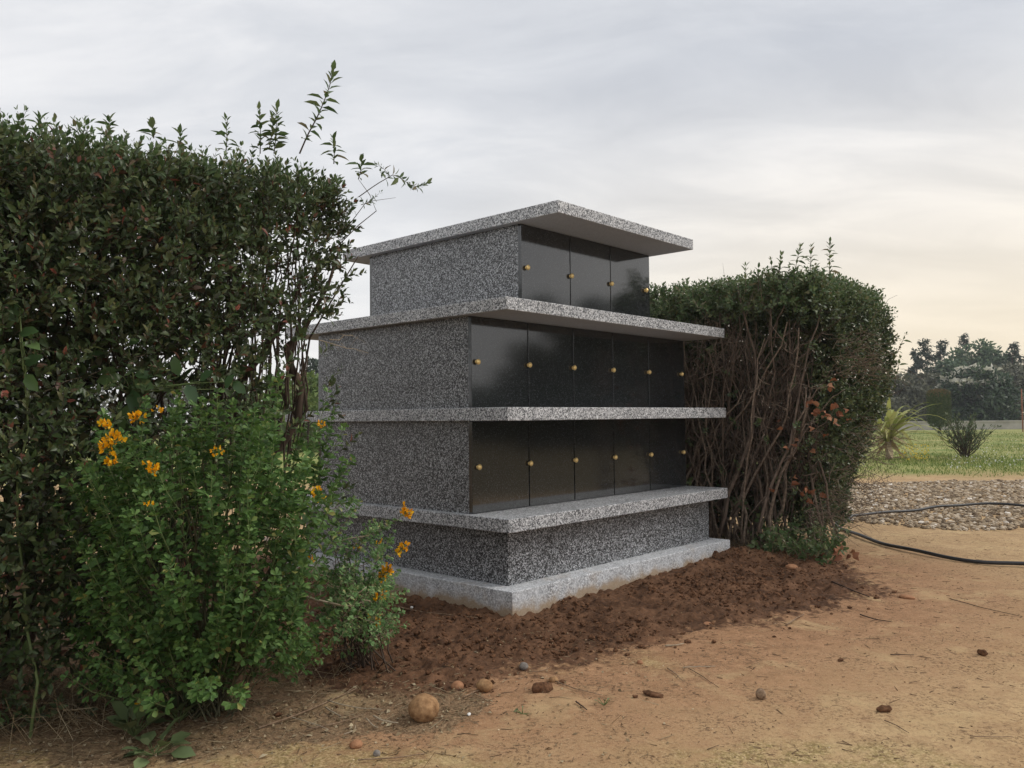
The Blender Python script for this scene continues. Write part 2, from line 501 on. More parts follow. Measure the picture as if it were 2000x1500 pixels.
def height(x, y, detail=True):
    soil, red, litter, grass, moss = zones(x, y)
    X, Y = mono(x, y)
    h = 0.025 * (fbm(x * 0.8, y * 0.8, 3) - 0.5)
    dx = np.maximum(np.maximum(-X, X - 2.67), 0); dy = np.maximum(np.maximum(-0.02 - Y, Y - 2.42), 0)
    d = np.hypot(dx, dy)
    bank = np.exp(-(d / 0.33) ** 2)
    h = h + bank * (0.018 + 0.045 * sstep(0.4, 2.8, X) + 0.02 * sstep(2.4, 3.2, X))
    if detail:
        c = fbm(x * 13, y * 13, 4, 0.6) - 0.45
        c2 = np.maximum(fbm(x * 24 + 5, y * 24 + 2, 3, 0.6) - 0.5, 0)
        c3 = np.maximum(fbm(x * 5.5 + 31, y * 5.5 + 12, 4, 0.6) - 0.5, 0)
        h = h + soil ** 1.5 * (0.045 * c + 0.085 * c2 + 0.085 * c3)
        h = h + (1 - soil) * (1 - grass) * (0.010 * (fbm(x * 9, y * 9, 4, 0.55) - 0.5) + 0.004 * (fbm(x * 34, y * 34, 2) - 0.5))
        h = h + litter * 0.02 * (fbm(x * 16 + 3, y * 16, 3) - 0.5)
    return h


def hz(p):
    return float(height(np.array([p[0]]), np.array([p[1]]))[0])


gx = axis(-3.2, 4.8, 0.0155, -260, 260)
gy = axis(2.3, 8.2, 0.0155, -160, 360)
GX, GY = np.meshgrid(gx, gy)
near = (np.abs(GX) < 30) & (GY > -20) & (GY < 60)
Z = np.where(near, height(GX, GY), 0.0)
nx, ny = len(gx), len(gy)
ii = (np.arange(ny - 1)[:, None] * nx + np.arange(nx - 1)[None]).ravel()
zs = zones(GX, GY)
gmat, t = mat('bare_ground')
obj_v = t.n('ShaderNodeTexCoord').outputs['Object']
A = lambda n_: t.n('ShaderNodeAttribute', attribute_name=n_).outputs['Fac']
nL, nM, nF, nS = t.noise(obj_v, 1.3, 5, 0.6), t.noise(obj_v, 9, 6, 0.65), t.noise(obj_v, 70, 5, 0.7), t.noise(obj_v, 190, 3, 0.7)
sand = t.mix(t.ramp(nL, [(0.35, 0.0), (0.65, 1.0)]), (0.41, 0.272, 0.140), (0.50, 0.350, 0.190))
sand = t.mix(t.ramp(nM, [(0.46, 0.0), (0.68, 0.75)]), sand, (0.30, 0.185, 0.100))
red = t.mix(t.ramp(nM, [(0.35, 0.0), (0.65, 1.0)]), (0.23, 0.117, 0.062), (0.39, 0.218, 0.120))
nB = t.noise(obj_v, 17, 7, 0.72)


def ragged(name, amp=0.9, noise_=None):
    k_ = t.math('MULTIPLY_ADD', t.math('SUBTRACT', noise_ or nB, 0.5), amp * 2.0, A(name))
    return t.ramp(k_, [(0.36, 0.0), (0.64, 1.0)])


col = t.mix(t.math('MULTIPLY', A('red'), 0.9), sand, red)
mossc = t.mix(t.ramp(nF, [(0.45, 0.0), (0.6, 1.0)]), (0.20, 0.16, 0.055), (0.55, 0.42, 0.22))
col = t.mix(t.math('MULTIPLY', A('moss'), t.ramp(nM, [(0.36, 0.0), (0.58, 0.8)])), col, mossc)
lit = t.mix(t.ramp(nF, [(0.38, 0.0), (0.64, 1.0)]), (0.075, 0.047, 0.028), (0.30, 0.205, 0.12))
col = t.mix(t.math('MULTIPLY', ragged('litter', 0.8), 0.9), col, lit)
# dark crumbs and pale grit lying in the sand
col = t.mix(t.ramp(t.noise(obj_v, 21, 6, 0.72, 0.8), [(0.50, 0.0), (0.66, 0.45)]), col, (0.27, 0.155, 0.078))
col = t.mix(t.math('MULTIPLY', t.ramp(t.noise(obj_v, 52, 5, 0.75, 0.6), [(0.51, 0.0), (0.60, 0.9)]), t.ramp(t.noise(obj_v, 3.1, 4, 0.6), [(0.4, 0.25), (0.6, 1.0)])), col, (0.095, 0.054, 0.030))
st_ = t.n('ShaderNodeMapping', {'Vector': obj_v, 'Rotation': (0, 0, 0.5), 'Scale': (1.0, 2.6, 1.0)}).outputs[0]
col = t.mix(t.ramp(t.noise(st_, 24, 4, 0.7, 0.3), [(0.60, 0.0), (0.68, 0.8)]), col, (0.12, 0.066, 0.036))
col = t.mix(t.ramp(t.noise(obj_v, 2.3, 6, 0.65, 0.4), [(0.54, 0.0), (0.66, 0.45)]), col, (0.52, 0.385, 0.205))
col = t.mix(t.ramp(nS, [(0.57, 0.0), (0.70, 0.55)]), col, (0.66, 0.52, 0.33))
so = t.mix(t.ramp(t.math('MULTIPLY_ADD', t.noise(obj_v, 3.2, 5, 0.65), 0.5, t.math('MULTIPLY', t.noise(obj_v, 38, 6, 0.75), 0.5)), [(0.38, 0.0), (0.62, 1.0)]), (0.036, 0.0175, 0.0098), (0.18, 0.094, 0.052))
col = t.mix(ragged('soil', 1.0), col, so)
gr = t.mix(t.ramp(t.noise(obj_v, 0.35, 5, 0.65), [(0.35, 0.0), (0.65, 1.0)]), (0.15, 0.20, 0.05), (0.34, 0.31, 0.12))
gr = t.mix(t.ramp(t.noise(obj_v, 4.0, 5, 0.7), [(0.5, 0.0), (0.75, 0.6)]), gr, (0.07, 0.12, 0.03))
col = t.mix(A('grass'), col, gr)
hgt = t.math('ADD', t.math('MULTIPLY', nF, 0.7), t.math('MULTIPLY', nS, 0.5))
finish(t, col, 0.92, hgt, 0.7, 0.006, spec=0.15)
g = MB()
g.add(np.stack([GX, GY, Z], -1).reshape(-1, 3), np.stack([ii, ii + 1, ii + nx + 1, ii + nx], -1), 0, True)
ground = g.build('ground', gmat, attrs=dict(soil=zs[0], red=zs[1], litter=zs[2], grass=zs[3], moss=zs[4]))
ground['kind'] = 'structure'

# ------------------------------------------------------------------ columbarium
col_root = thing('columbarium', 'three-tiered grey granite columbarium with black niche doors between the hedges', 'columbarium', ORG, TH)
KZ, S1B, S1T, S2B, S2T, S3B, S3T, S4B, S4T = 0.168, 0.510, 0.592, 1.178, 1.260, 1.846, 1.925, 2.522, 2.604
DEP = 2.405


def slab(name, x0, x1, y0, y1, z0, z1, mats, under=True, bw=0.004):
    b = MB(); b.box(x0, x1, y0, y1, z0, z1)
    o = b.build(name, mats, col_root)
    bevel(o, bw)
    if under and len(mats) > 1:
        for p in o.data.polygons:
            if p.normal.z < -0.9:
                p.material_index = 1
    return o


slab('kerb', 0.0, 2.672, -0.024, DEP + 0.024, -0.12, KZ, [M_KERB], bw=0.006)
slab('plinth', 0.115, 2.578, 0.116, DEP - 0.116, KZ - 0.002, S1B, [M_GRAN])
slab('shelf_slab', 0.0, 2.691, 0.0, DEP, S1B, S1T, [M_SLAB, M_SAWN])
slab('shelf_slab', 0.0, 2.691, 0.0, DEP, S2B, S2T, [M_SLAB, M_SAWN])
slab('shelf_slab', 0.0, 2.691, 0.0, DEP, S3B, S3T, [M_SLAB, M_SAWN])
slab('roof_slab', 0.501, 2.204, 0.0, 2.33, S4B, S4T, [M_SLAB, M_SAWN])

PT = 0.03
DOORS = []


def knob_mesh():
    b = MB()
    b.lathe([(r_ * 0.86, z_ * 0.9) for r_, z_ in [(0.0, 0.0), (0.015, 0.0), (0.015, 0.003), (0.009, 0.004), (0.009, 0.012), (0.019, 0.013), (0.0215, 0.016), (0.0215, 0.021), (0.019, 0.025), (0.012, 0.031), (0.005, 0.0345), (0.0, 0.035)]], 24)
    return b


def tier(x0, x1, y0, y1, z0, z1, joints, knobs, zk):
    e = 0.0012
    b = MB(); b.box(x0, x1, y0 + PT, y1 - PT, z0, z1)
    o = b.build('niche_block', [M_GRAN], col_root)
    # dark recess seen in the joints, 2 mm inside the block's ends
    b = MB(); b.box(x0 + 0.01, x1 - 0.01, y0 + PT - 0.012, y0 + PT - 0.001, z0 + 0.004, z1 - 0.004)
    b.box(x0 + 0.01, x1 - 0.01, y1 - PT + 0.001, y1 - PT + 0.012, z0 + 0.004, z1 - 0.004)
    b.build('joint_backing', [M_JOINT], col_root)
    xs = [x0] + joints + [x1]
    for ya, yb in ((y0, y0 + PT - 0.013), (y1 - PT + 0.013, y1)):
        for i in range(len(xs) - 1):
            a = xs[i] + (0.0045 if i else 0.0); c = xs[i + 1] - (0.0045 if i < len(xs) - 2 else 0.0)
            b = MB(); b.box(a, c, ya, yb, z0 + 0.003, z1 - 0.003)
            d = b.build('niche_door', [M_BLACK], col_root)
            bevel(d, 0.0025)
            DOORS.append((a, c, ya, z0, d))
    # thin black edge pieces that close the ends of the door layer
    for ya, yb in ((y0 + PT - 0.013, y0 + PT), (y1 - PT, y1 - PT + 0.013)):
        for xa in (x0, x1 - 0.009):
            b = MB(); b.box(xa, xa + 0.009, ya, yb, z0 + 0.002, z1 - 0.002)
            b.build('edge_strip', [M_BLACK], col_root)
    return knobs, zk


T1 = tier(0.063, 2.648, 0.366, 2.04, S1T, S2B, [0.607, 1.102, 1.592, 2.09], [0.112, 0.607, 1.102, 1.592, 2.09, 2.593], 0.885)
T2 = tier(0.063, 2.648, 0.366, 2.04, S2T, S3B, [0.607, 1.102, 1.592, 2.09], [0.108, 0.607, 1.097, 1.585, 2.08, 2.585], 1.553)
T3 = tier(0.558, 2.14, 0.375, 2.04, S3T, S4B, [1.092, 1.592], [0.608, 1.092, 1.590, 2.07], 2.222)
kp = knob_mesh().build('knob', [M_BRASS], col_root)
first = True
for kn, zk in (T1, T2, T3):
    yf = 0.375 if zk > 2 else 0.366
    for x in kn:
        for yy, ang in ((yf, math.pi / 2), (2.04, -math.pi / 2)):
            o = kp if first else kp.copy()
            if not first:
                S.collection.objects.link(o)
            first = False
            front = [q for q in DOORS if q[3] < zk < q[3] + 0.7 and (q[2] < 1) == (yy < 1) and q[0] - 0.02 < x <= q[1] + 0.02]
            o.parent = front[0][4] if front else col_root      # a knob belongs to the door left of it
            o.location = (x, yy, zk); o.rotation_euler = (ang, 0, 0)


# ------------------------------------------------------------------ hedges
def rounded(n, c, half, r, weights, rg):
    """points and normals on a rounded box; weights for faces -x,+x,-y,+y,+z"""
    half = np.asarray(half, float)
    f = rg.choice(5, n, p=np.asarray(weights, float) / sum(weights))
    p = rg.uniform(-1, 1, (n, 3)) * half
    ax = np.array([0, 0, 1, 1, 2])[f]; sg = np.array([-1, 1, -1, 1, 1])[f]
    p[np.arange(n), ax] = sg * half[ax]
    q = np.clip(p, -(half - r), half - r)
    q[:, 2] = np.where(p[:, 2] < 0, p[:, 2], q[:, 2])
    nr = unit(p - q)
    return c + q + nr * r, nr


def sprigs(mb, P, D, nl, L, leafL, leafW, rg, kind='lance', mi=0, stem_mi=None, spread=0.9, sr=0.0018, fold=0.2, curl=0.35, up=0.0, whorl=2, stop=1.0):
    """leafy shoots: leaf pairs set crosswise along a stem"""
    n = len(P); D = unit(D)
    a = unit(np.cross(D, rg.normal(size=(n, 3)))); b = np.cross(D, a)
    L = np.broadcast_to(L, (n,))
    if stem_mi is not None:
        mb.prisms(P, P + D * L[:, None] * 0.97, sr, sr * 0.5, stem_mi)
    for k in range(nl // whorl):
        tt = 0.15 + 0.85 * k / max(1, nl // whorl - 1) * stop
        ph = (k % 2) * math.pi / whorl + rg.normal(size=n) * 0.25
        for j in range(whorl):
            an = ph + j * 2 * math.pi / whorl
            rad = np.cos(an)[:, None] * a + np.sin(an)[:, None] * b
            sp = spread * (1.15 - 0.7 * tt) * (0.8 + 0.4 * rg.random(n))
            d = D * np.cos(sp)[:, None] + rad * np.sin(sp)[:, None]
            d[:, 2] += up
            base = P + D * (L * tt)[:, None] + rad * 0.002
            sc = (1.05 - 0.45 * tt * tt) * (0.55 + 0.85 * rg.random(n))
            nrm = D * np.sin(sp)[:, None] - rad * np.cos(sp)[:, None] + 0.25 * rg.normal(size=(n, 3))
            nrm = -nrm if False else nrm
            mb.leaves(base, d, nrm, leafL * sc, leafW * sc, kind, fold, curl, mi)
    return mb


def wander(p0, p1, n, amp, rg, sag=0.0):
    tt = np.linspace(0, 1, n)[:, None]
    p = np.asarray(p0) * (1 - tt) + np.asarray(p1) * tt
    off = np.cumsum(rg.normal(size=(n, 3)), 0)
    off = off - tt * off[-1]
    p = p + off * amp / math.sqrt(n)
    p[:, 2] += sag * (4 * tt[:, 0] * (1 - tt[:, 0]))
    return p


def stems(mb, bases, tops_fn, rg, per=6, r0=0.014, fork=4, amp=0.05, twig=5, mi=0, twl=0.35):
    A, B = [], []
    for b in bases:
        for k in range(per):
            top = tops_fn(b)
            n = 9
            path = wander(b + rg.normal(size=3) * np.array([.06, .06, 0]), top, n, amp, rg)
            rr = r0 * (0.55 + 0.7 * rg.random())
            mb.tube(path, np.linspace(rr, rr * 0.3, n), 5, mi, False)
            for q in range(fork):
                i = rg.integers(2, n - 1)
                d = unit(path[i] - path[i - 1]) + rg.normal(size=3) * 0.55
                ln = twl * (0.6 + rg.random())
                sp = wander(path[i], path[i] + unit(d) * ln, 5, amp * 0.6, rg)
                mb.tube(sp, np.linspace(rr * 0.42, rr * 0.14, 5), 4, mi, False)
                for _ in range(twig):
                    j = rg.integers(1, 5)
                    d2 = unit(d) + rg.normal(size=3) * 0.8
                    A.append(sp[j]); B.append(sp[j] + unit(d2) * (0.05 + 0.16 * rg.random()))
    if A:
        mb.prisms(np.array(A), np.array(B), 0.0016, 0.0008, mi)


# --- left hedge (in columbarium axes: X -4.6..-1.05, Y .2..1.75)
r1 = np.random.default_rng(11)
HC, HH = np.array([-2.77, 0.98, 1.24]), np.array([1.82, 0.78, 1.20])
hl = thing('hedge', 'tall dark evergreen hedge with sparse woody base on the left, behind the yellow-flowered shrub', 'hedge', m2w(np.array([-2.8, 0.98, 0.0])))
hl_loc = np.array(hl.location)


def dens_left(p, keep):
    """the end by the columbarium is thin below 1.6 m: only bare stems there"""
    endd = sstep(-1.75, -1.25, p[:, 0] + 0.25 * bump3(p, 2.2, 4))
    low = 1 - sstep(1.35, 1.95, p[:, 2] + 0.25 * bump3(p, 3.0, 5))
    cut = sstep(-1.5, -1.25, p[:, 0] - 0.35 * sstep(1.3, 2.0, p[:, 2]) + 0.10 * bump3(p, 4.0, 14))
    thin = np.maximum(0.93 * endd * low, 0.97 * cut * (1 - sstep(1.7, 2.1, p[:, 2])))
    band = (1 - sstep(1.25, 1.6, p[:, 2])) * sstep(0.75, 0.95, p[:, 2]) * (0.35 + 0.4 * sstep(-2.4, -1.7, p[:, 0])) * sstep(-0.5, 0.4, bump3(p, 3.5, 12))
    rndend = 0.15 * endd + 0.42 * sstep(-1.62, -1.30, p[:, 0] + 0.2 * bump3(p, 3.0, 21)) * (1 - sstep(2.0, 2.3, p[:, 2]))
    return keep < 1 - np.maximum(np.maximum(thin, band), rndend * (1 - low))


fol = MB()
N1 = 13500
P, N = rounded(N1, HC, HH, 0.17, [0.1, 1.3, 4.6, 1.5, 3.0], r1)
P = P + N * (bump3(P, 2.0, 1) * 0.075)[:, None]
P = P - N * (r1.exponential(0.085, N1))[:, None]
P[:, 2] -= 0.052 * np.clip(-1.0 - P[:, 0], 0, 4) * P[:, 2] / 2.4
k = dens_left(P, r1.random(N1)); P, N = P[k], N[k]
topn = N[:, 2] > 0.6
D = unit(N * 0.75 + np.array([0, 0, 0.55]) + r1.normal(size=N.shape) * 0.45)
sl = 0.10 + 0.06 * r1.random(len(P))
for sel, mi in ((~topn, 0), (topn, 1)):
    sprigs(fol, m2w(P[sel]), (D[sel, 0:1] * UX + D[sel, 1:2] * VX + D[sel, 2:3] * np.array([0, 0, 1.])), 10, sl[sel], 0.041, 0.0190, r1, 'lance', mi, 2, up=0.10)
# inner, darker mass of leaves
N2 = 6500
P = HC + r1.uniform(-1, 1, (N2, 3)) * (HH - 0.2)
k = dens_left(P, r1.random(N2)) & (r1.random(N2) < 0.55 + 0.45 * sstep(1.2, 1.7, P[:, 2])); P = P[k]
sprigs(fol, m2w(P), unit(r1.normal(size=P.shape) + np.array([0, 0, 0.6])), 8, 0.16, 0.062, 0.034, r1, 'diamond', 0, 2)
# shoots standing up along the trimmed top
N3 = 330
P = HC + np.stack([r1.uniform(-1, 1, N3) * 1.7, r1.uniform(-1, 1, N3) * 0.72, np.full(N3, 1.10)], -1)
P[:, 2] += 0.075 * bump3(P, 2.0, 1)
P[:, 2] -= 0.052 * np.clip(-1.0 - P[:, 0], 0, 4)
sprigs(fol, m2w(P), unit(np.array([0, 0, 1.]) + r1.normal(size=P.shape) * 0.22), 12, 0.10 + 0.10 * r1.random(N3), 0.044, 0.019, r1, 'lance', 1, 2, spread=0.7)
fol.build('foliage', [M_HLEAF, M_HNEW, M_BARK], hl, hl_loc)

br = MB()
bs = [m2w(np.array([x, 0.95 + 0.3 * r1.normal(), 0.0])) for x in np.linspace(-4.4, -1.55, 13)]


def top_left(b):
    q = np.array([*mono(b[0], b[1]), 0.0])
    return m2w(np.array([min(q[0] + 0.28 * r1.normal(), -1.25), 0.98 + 0.42 * r1.normal(), 1.7 + 0.6 * r1.random()]))


stems(br, bs, top_left, r1, 7, 0.013, 5, 0.06, 6)
# the leaning main trunk and its fork at the open end
T = lambda *pts: np.array([at(a_, b_, c_) for a_, b_, c_ in pts])
br.tube(T((500, 985, 4.4), (535, 890, 4.4), (562, 850, 4.42), (583, 815, 4.42), (588, 760, 4.42), (568, 715, 4.4), (560, 680, 4.4), (590, 650, 4.4), (640, 560, 4.4), (665, 480, 4.4)), [.026, .024, .022, .023, .021, .020, .022, .014, .009, .005], 8)
br.tube(T((470, 1000, 4.6), (480, 900, 4.6), (460, 800, 4.55), (470, 745, 4.5), (505, 700, 4.5), (560, 620, 4.45), (600, 520, 4.4)), [.024, .022, .02, .02, .018, .013, .006], 8)
br.tube(T((583, 815, 4.42), (560, 790, 4.4), (548, 760, 4.4), (540, 700, 4.4), (520, 600, 4.35)), [.010, .009, .008, .007, .004], 6)
br.tube(T((562, 850, 4.42), (600, 800, 4.42), (592, 740, 4.42), (605, 660, 4.42), (640, 600, 4.4), (700, 500, 4.35)), [.008, .008, .007, .006, .005, .003], 6)
for _ in range(46):                                # thin upright stems showing the sky between them
    x0 = r1.uniform(400, 590); dx = r1.uniform(-20, 70)
    dd = r1.uniform(4.2, 5.2)
    br.tube(wander(at(x0, r1.uniform(760, 980), dd), at(x0 + dx, r1.uniform(380, 560), dd - 0.15), 8, 0.06, r1), np.linspace(0.0065, 0.0025, 8) * (0.5 + r1.random()), 5, 0, False)
br.build('branches', [M_BARK], hl, hl_loc)

# pale dead twigs in front of the leaves
for a_, b_, c_, d_ in ((30, 470, 90, 570), (90, 560, 200, 520), (190, 470, 235, 560), (60, 780, 240, 720), (250, 700, 330, 660), (330, 880, 430, 800), (370, 840, 420, 870), (400, 820, 440, 760), (620, 655, 720, 690), (650, 665, 700, 655)):
    p0, p1 = at(a_, b_, 3.35 + 0.0016 * a_), at(c_, d_, 3.35 + 0.0016 * c_)
    pth = wander(p0, p1, 6, 0.04, r1)
    ps = MB()
    ps.tube(pth, np.linspace(0.003, 0.0012, 6), 4, 0, False)
    for i in (2, 3, 4):
        ps.prisms(pth[i:i + 1], pth[i:i + 1] + r1.normal(size=(1, 3)) * 0.05, 0.0014, 0.0007)
    ps.build('dead_twig', [M_TWIGP], hl, hl_loc)


def shoot(path, mats, par, ploc, leafL, leafW, rg, nodes=9, mi=0, smi=2, r=0.004, start=0.1):
    """one long leafy shoot along a given path"""
    mb = MB()
    leafL, leafW = leafL * 1.35, leafW * 1.35
    path = np.asarray(path)
    tt = np.linspace(0, 1, 14); src = np.linspace(0, 1, len(path))
    p = np.stack([np.interp(tt, src, path[:, i]) for i in range(3)], -1)
    mb.tube(p, np.linspace(r, r * 0.35, 14), 5, smi, False)
    tg = unit(np.gradient(p, axis=0))
    ks = np.linspace(start, 1.0, nodes)
    B = np.stack([np.interp(ks, tt, p[:, i]) for i in range(3)], -1); Tn = np.stack([np.interp(ks, tt, tg[:, i]) for i in range(3)], -1)
    for i in range(nodes):
        near_tip = ks[i] > 0.78
        sprigs(mb, B[i:i + 1], Tn[i:i + 1], 4, 0.014, leafL * (0.62 if near_tip else 1.0), leafW * (0.6 if near_tip else 1.0), rg, 'lance', mi, None, spread=0.45 if near_tip else 1.35, curl=0.5)
    return mb.build('shoot', mats, par, ploc)


LM = ([M_HNEW, M_BARK], hl, hl_loc)
shoot(T((585, 300, 4.15), (600, 265, 4.15), (620, 228, 4.15), (632, 200, 4.15), (645, 165, 4.15), (649, 140, 4.15)), *LM, 0.062, 0.030, r1, 10, 0, 1, 0.0045, 0.15)
for (x0, y0, x1, y1, n_) in ((508, 300, 506, 215, 8), (535, 300, 541, 215, 9), (526, 290, 533, 232, 6), (441, 300, 442, 238, 6), (652, 320, 650, 275, 5), (700, 350, 706, 315, 5), (210, 270, 213, 238, 5), (75, 262, 78, 236, 4), (300, 270, 297, 246, 4), (350, 285, 352, 262, 4)):
    dd = 3.45 + 0.0013 * x0
    shoot(np.array([at(x0, y0, dd), at((x0 + x1) / 2 + 2, (y0 + y1) / 2, dd), at(x1, y1, dd)]), *LM, 0.048, 0.020, r1, n_, 0, 1, 0.003)
shoot(T((700, 385, 4.35), (735, 360, 4.35), (770, 340, 4.35), (800, 360, 4.35), (815, 366, 4.35), (832, 358, 4.35)), *LM, 0.040, 0.015, r1, 10, 0, 1, 0.0028, 0.3)
shoot(T((762, 344, 4.35), (750, 330, 4.35), (738, 322, 4.35)), *LM, 0.034, 0.013, r1, 4, 0, 1, 0.002)
shoot(T((705, 400, 4.3), (722, 395, 4.3), (740, 378, 4.3)), *LM, 0.034, 0.013, r1, 4, 0, 1, 0.002)
for q_, w_ in ((T((670, 455, 4.3), (715, 395, 4.3), (730, 392, 4.3), (773, 386, 4.3)), [.003, .002, .0015, .0008]), (T((630, 510, 4.3), (700, 440, 4.3), (735, 412, 4.3), (722, 380, 4.3), (700, 350, 4.3)), [.004, .003, .0025, .002, .001])):
    tb = MB(); tb.tube(q_, w_, 4)
    tb.build('bare_twig', [M_BARK], hl, hl_loc)

# --- right hedge (X 3.05..4.95, Y -.75..1.75): bare end towards the columbarium
r2 = np.random.default_rng(23)
RC, RH = np.array([3.9, 0.58, 1.25]), np.array([0.92, 1.20, 1.08])
hr = thing('hedge', 'clipped hedge on the right showing bare brown stems and orange dead leaves', 'hedge', m2w(np.array([4.0, 0.5, 0.0])))
hr_loc = np.array(hr.location)
fol = MB()
N1 = 9500
P, N = rounded(N1, RC, RH, 0.19, [1.5, 1.0, 3.2, 1.2, 2.6], r2)
P = P + N * (bump3(P, 1.8, 8) * 0.07 + bump3(P, 5.0, 18) * 0.035)[:, None]
taper = (1 - sstep(0.25, 1.5, P[:, 2]))
P[:, 1] += np.where(P[:, 1] < 0, 0.34 * taper, 0)
P[:, 0] -= np.where(P[:, 0] > 4.3, 0.35 * taper, 0)
P = P - N * r2.exponential(0.07, N1)[:, None]
bare = (1 - sstep(3.15, 3.55, P[:, 0] + 0.16 * bump3(P, 2.5, 6) - 0.25 * sstep(0.1, -0.8, P[:, 1]))) * (1 - sstep(1.9, 2.15, P[:, 2] + 0.12 * bump3(P, 4.0, 7)))
k = r2.random(N1) > bare * 0.985; P, N = P[k], N[k]
D = unit(N * 0.8 + np.array([0, 0, 0.5]) + r2.normal(size=N.shape) * 0.45)
Dw = D[:, 0:1] * UX + D[:, 1:2] * VX + D[:, 2:3] * np.array([0, 0, 1.])
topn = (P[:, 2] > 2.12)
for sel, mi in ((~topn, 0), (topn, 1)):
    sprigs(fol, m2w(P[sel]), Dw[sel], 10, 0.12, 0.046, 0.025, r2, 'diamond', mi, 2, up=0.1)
N2 = 5200                                           # interior
P = np.stack([r2.uniform(3.5, 4.65, N2), r2.uniform(-0.40, 1.6, N2), r2.uniform(0.25, 2.28, N2)], -1)
P = P[(P[:, 1] > -0.1) | (P[:, 2] > 0.7)]
sprigs(fol, m2w(P), unit(r2.normal(size=P.shape)), 8, 0.16, 0.062, 0.036, r2, 'diamond', 0, 2)
N3 = 170
P = np.stack([r2.uniform(3.1, 4.85, N3), r2.uniform(-0.5, 1.6, N3), np.full(N3, 2.26)], -1)
sprigs(fol, m2w(P), unit(np.array([0, 0, 1.]) + r2.normal(size=P.shape) * 0.25), 10, 0.10 + 0.07 * r2.random(N3), 0.038, 0.017, r2, 'lance', 1, 2, spread=0.7)
# suckers at the foot
N4 = 150
P = np.stack([r2.uniform(2.95, 3.5, N4), r2.uniform(-0.75, -0.1, N4), 0.03 + 0.2 * r2.random(N4) ** 1.5], -1)
sprigs(fol, m2w(P), unit(r2.normal(size=P.shape) + np.array([0, 0, .5])), 8, 0.10, 0.045, 0.027, r2, 'round', 1, 2)
N5 = 420                                            # leaves low beside the columbarium
P = np.stack([r2.uniform(3.3, 4.0, N5), r2.uniform(-0.1, 1.65, N5), r2.uniform(0.06, 1.1, N5)], -1)
sprigs(fol, m2w(P), unit(r2.normal(size=P.shape)), 8, 0.14, 0.05, 0.03, r2, 'round', 0, 2)
fol.build('foliage', [M_HLEAF2, M_HNEW, M_BARK2], hr, hr_loc)
br = MB()
bs = [m2w(np.array([3.42 + 0.10 * r2.normal(), y_, 0.05])) for y_ in np.linspace(-0.35, 1.35, 9)]


def top_right(b):
    q = np.array([*mono(b[0], b[1]), 0.0])
    return m2w(np.array([3.32 + 0.16 * r2.normal(), np.clip(q[1] + 0.42 * r2.normal(), -0.28, 1.6), 1.55 + 0.6 * r2.random()]))


stems(br, bs, top_right, r2, 8, 0.015, 8, 0.10, 12, twl=0.36)
bs2 = [m2w(np.array([4.1 + 0.2 * r2.normal(), y_, 0.0])) for y_ in np.linspace(-0.2, 1.3, 5)]
stems(br, bs2, lambda b: b + np.array([0.3 * r2.normal(), 0.3 * r2.normal(), 2.1]), r2, 4, 0.014, 3, 0.06, 3)
for pts, rr in ((((1408, 1040, 7.3), (1425, 960, 7.25), (1462, 870, 7.2), (1472, 800, 7.2), (1480, 700, 7.2), (1455, 620, 7.15), (1440, 560, 7.1)), .019),
                (((1480, 1040, 7.0), (1500, 960, 7.0), (1545, 860, 6.95), (1560, 760, 6.95), (1585, 660, 6.9), (1620, 560, 6.9)), .014),
                (((1480, 700, 7.2), (1500, 660, 7.2), (1530, 600, 7.1), (1540, 560, 7.1)), .010),
                (((1540, 900, 6.9), (1575, 840, 6.85), (1620, 780, 6.8), (1650, 760, 6.8)), .008),
                (((1430, 1010, 7.3), (1480, 880, 7.2), (1515, 780, 7.2), (1510, 700, 7.2)), .015)):
    q = T(*pts)
    tt = np.linspace(0, 1, 14)
    q = np.stack([np.interp(tt, np.linspace(0, 1, len(q)), q[:, i]) for i in range(3)], -1) + r2.normal(size=(14, 3)) * 0.006
    br.tube(q, np.linspace(rr, rr * 0.35, 14), 7)
for i in range(34):
    y0 = r2.uniform(-0.30, 0.95); lean = r2.normal() * 0.75 + 0.20
    p0 = m2w(np.array([3.22 + 0.06 * r2.normal(), y0, 0.04])); p1 = m2w(np.array([3.10 + 0.10 * r2.normal(), np.clip(y0 - lean, -0.5, 1.3), 1.2 + 0.95 * r2.random()]))
    pth = wander(p0, p1, 12, 0.09, r2)
    rr = 0.006 + 0.011 * r2.random() ** 1.5
    br.tube(pth, np.linspace(rr, rr * 0.35, 12), 6, 1, False)
    for q in range(5):
        a_ = r2.integers(4, 11)
        dd = unit(unit(pth[a_] - pth[a_ - 1]) + r2.normal(size=3) * 0.7)
        tw = wander(pth[a_], pth[a_] + dd * (0.15 + 0.3 * r2.random()), 6, 0.07, r2)
        br.tube(tw, np.linspace(rr * 0.35, 0.0012, 6), 4, 1, False)
for cx, cy, n_ in ((1680, 715, 60), (1660, 680, 40), (1690, 860, 60), (1660, 930, 60), (1600, 1010, 60), (1640, 985, 50), (1400, 690, 30), (1350, 650, 20)):
    for _ in range(n_):
        p0 = at(cx + r2.normal() * 28, cy + r2.normal() * 22, 6.65 + 0.12 * r2.random() if cx > 1500 else 7.3)
        tw = wander(p0, p0 + np.array([0.10 + 0.12 * r2.random(), -0.06, 0.10 * r2.normal()]), 5, 0.06, r2)
        br.tube(tw, np.linspace(0.0026, 0.001, 5), 3, 1, False)
br.build('bare_stems', [M_BARK2, plain_mat('pale_stem_bark', (0.10, 0.074, 0.055), (0.29, 0.225, 0.17), 45, 0.9)], hr, hr_loc)
dl = MB()
dp = []
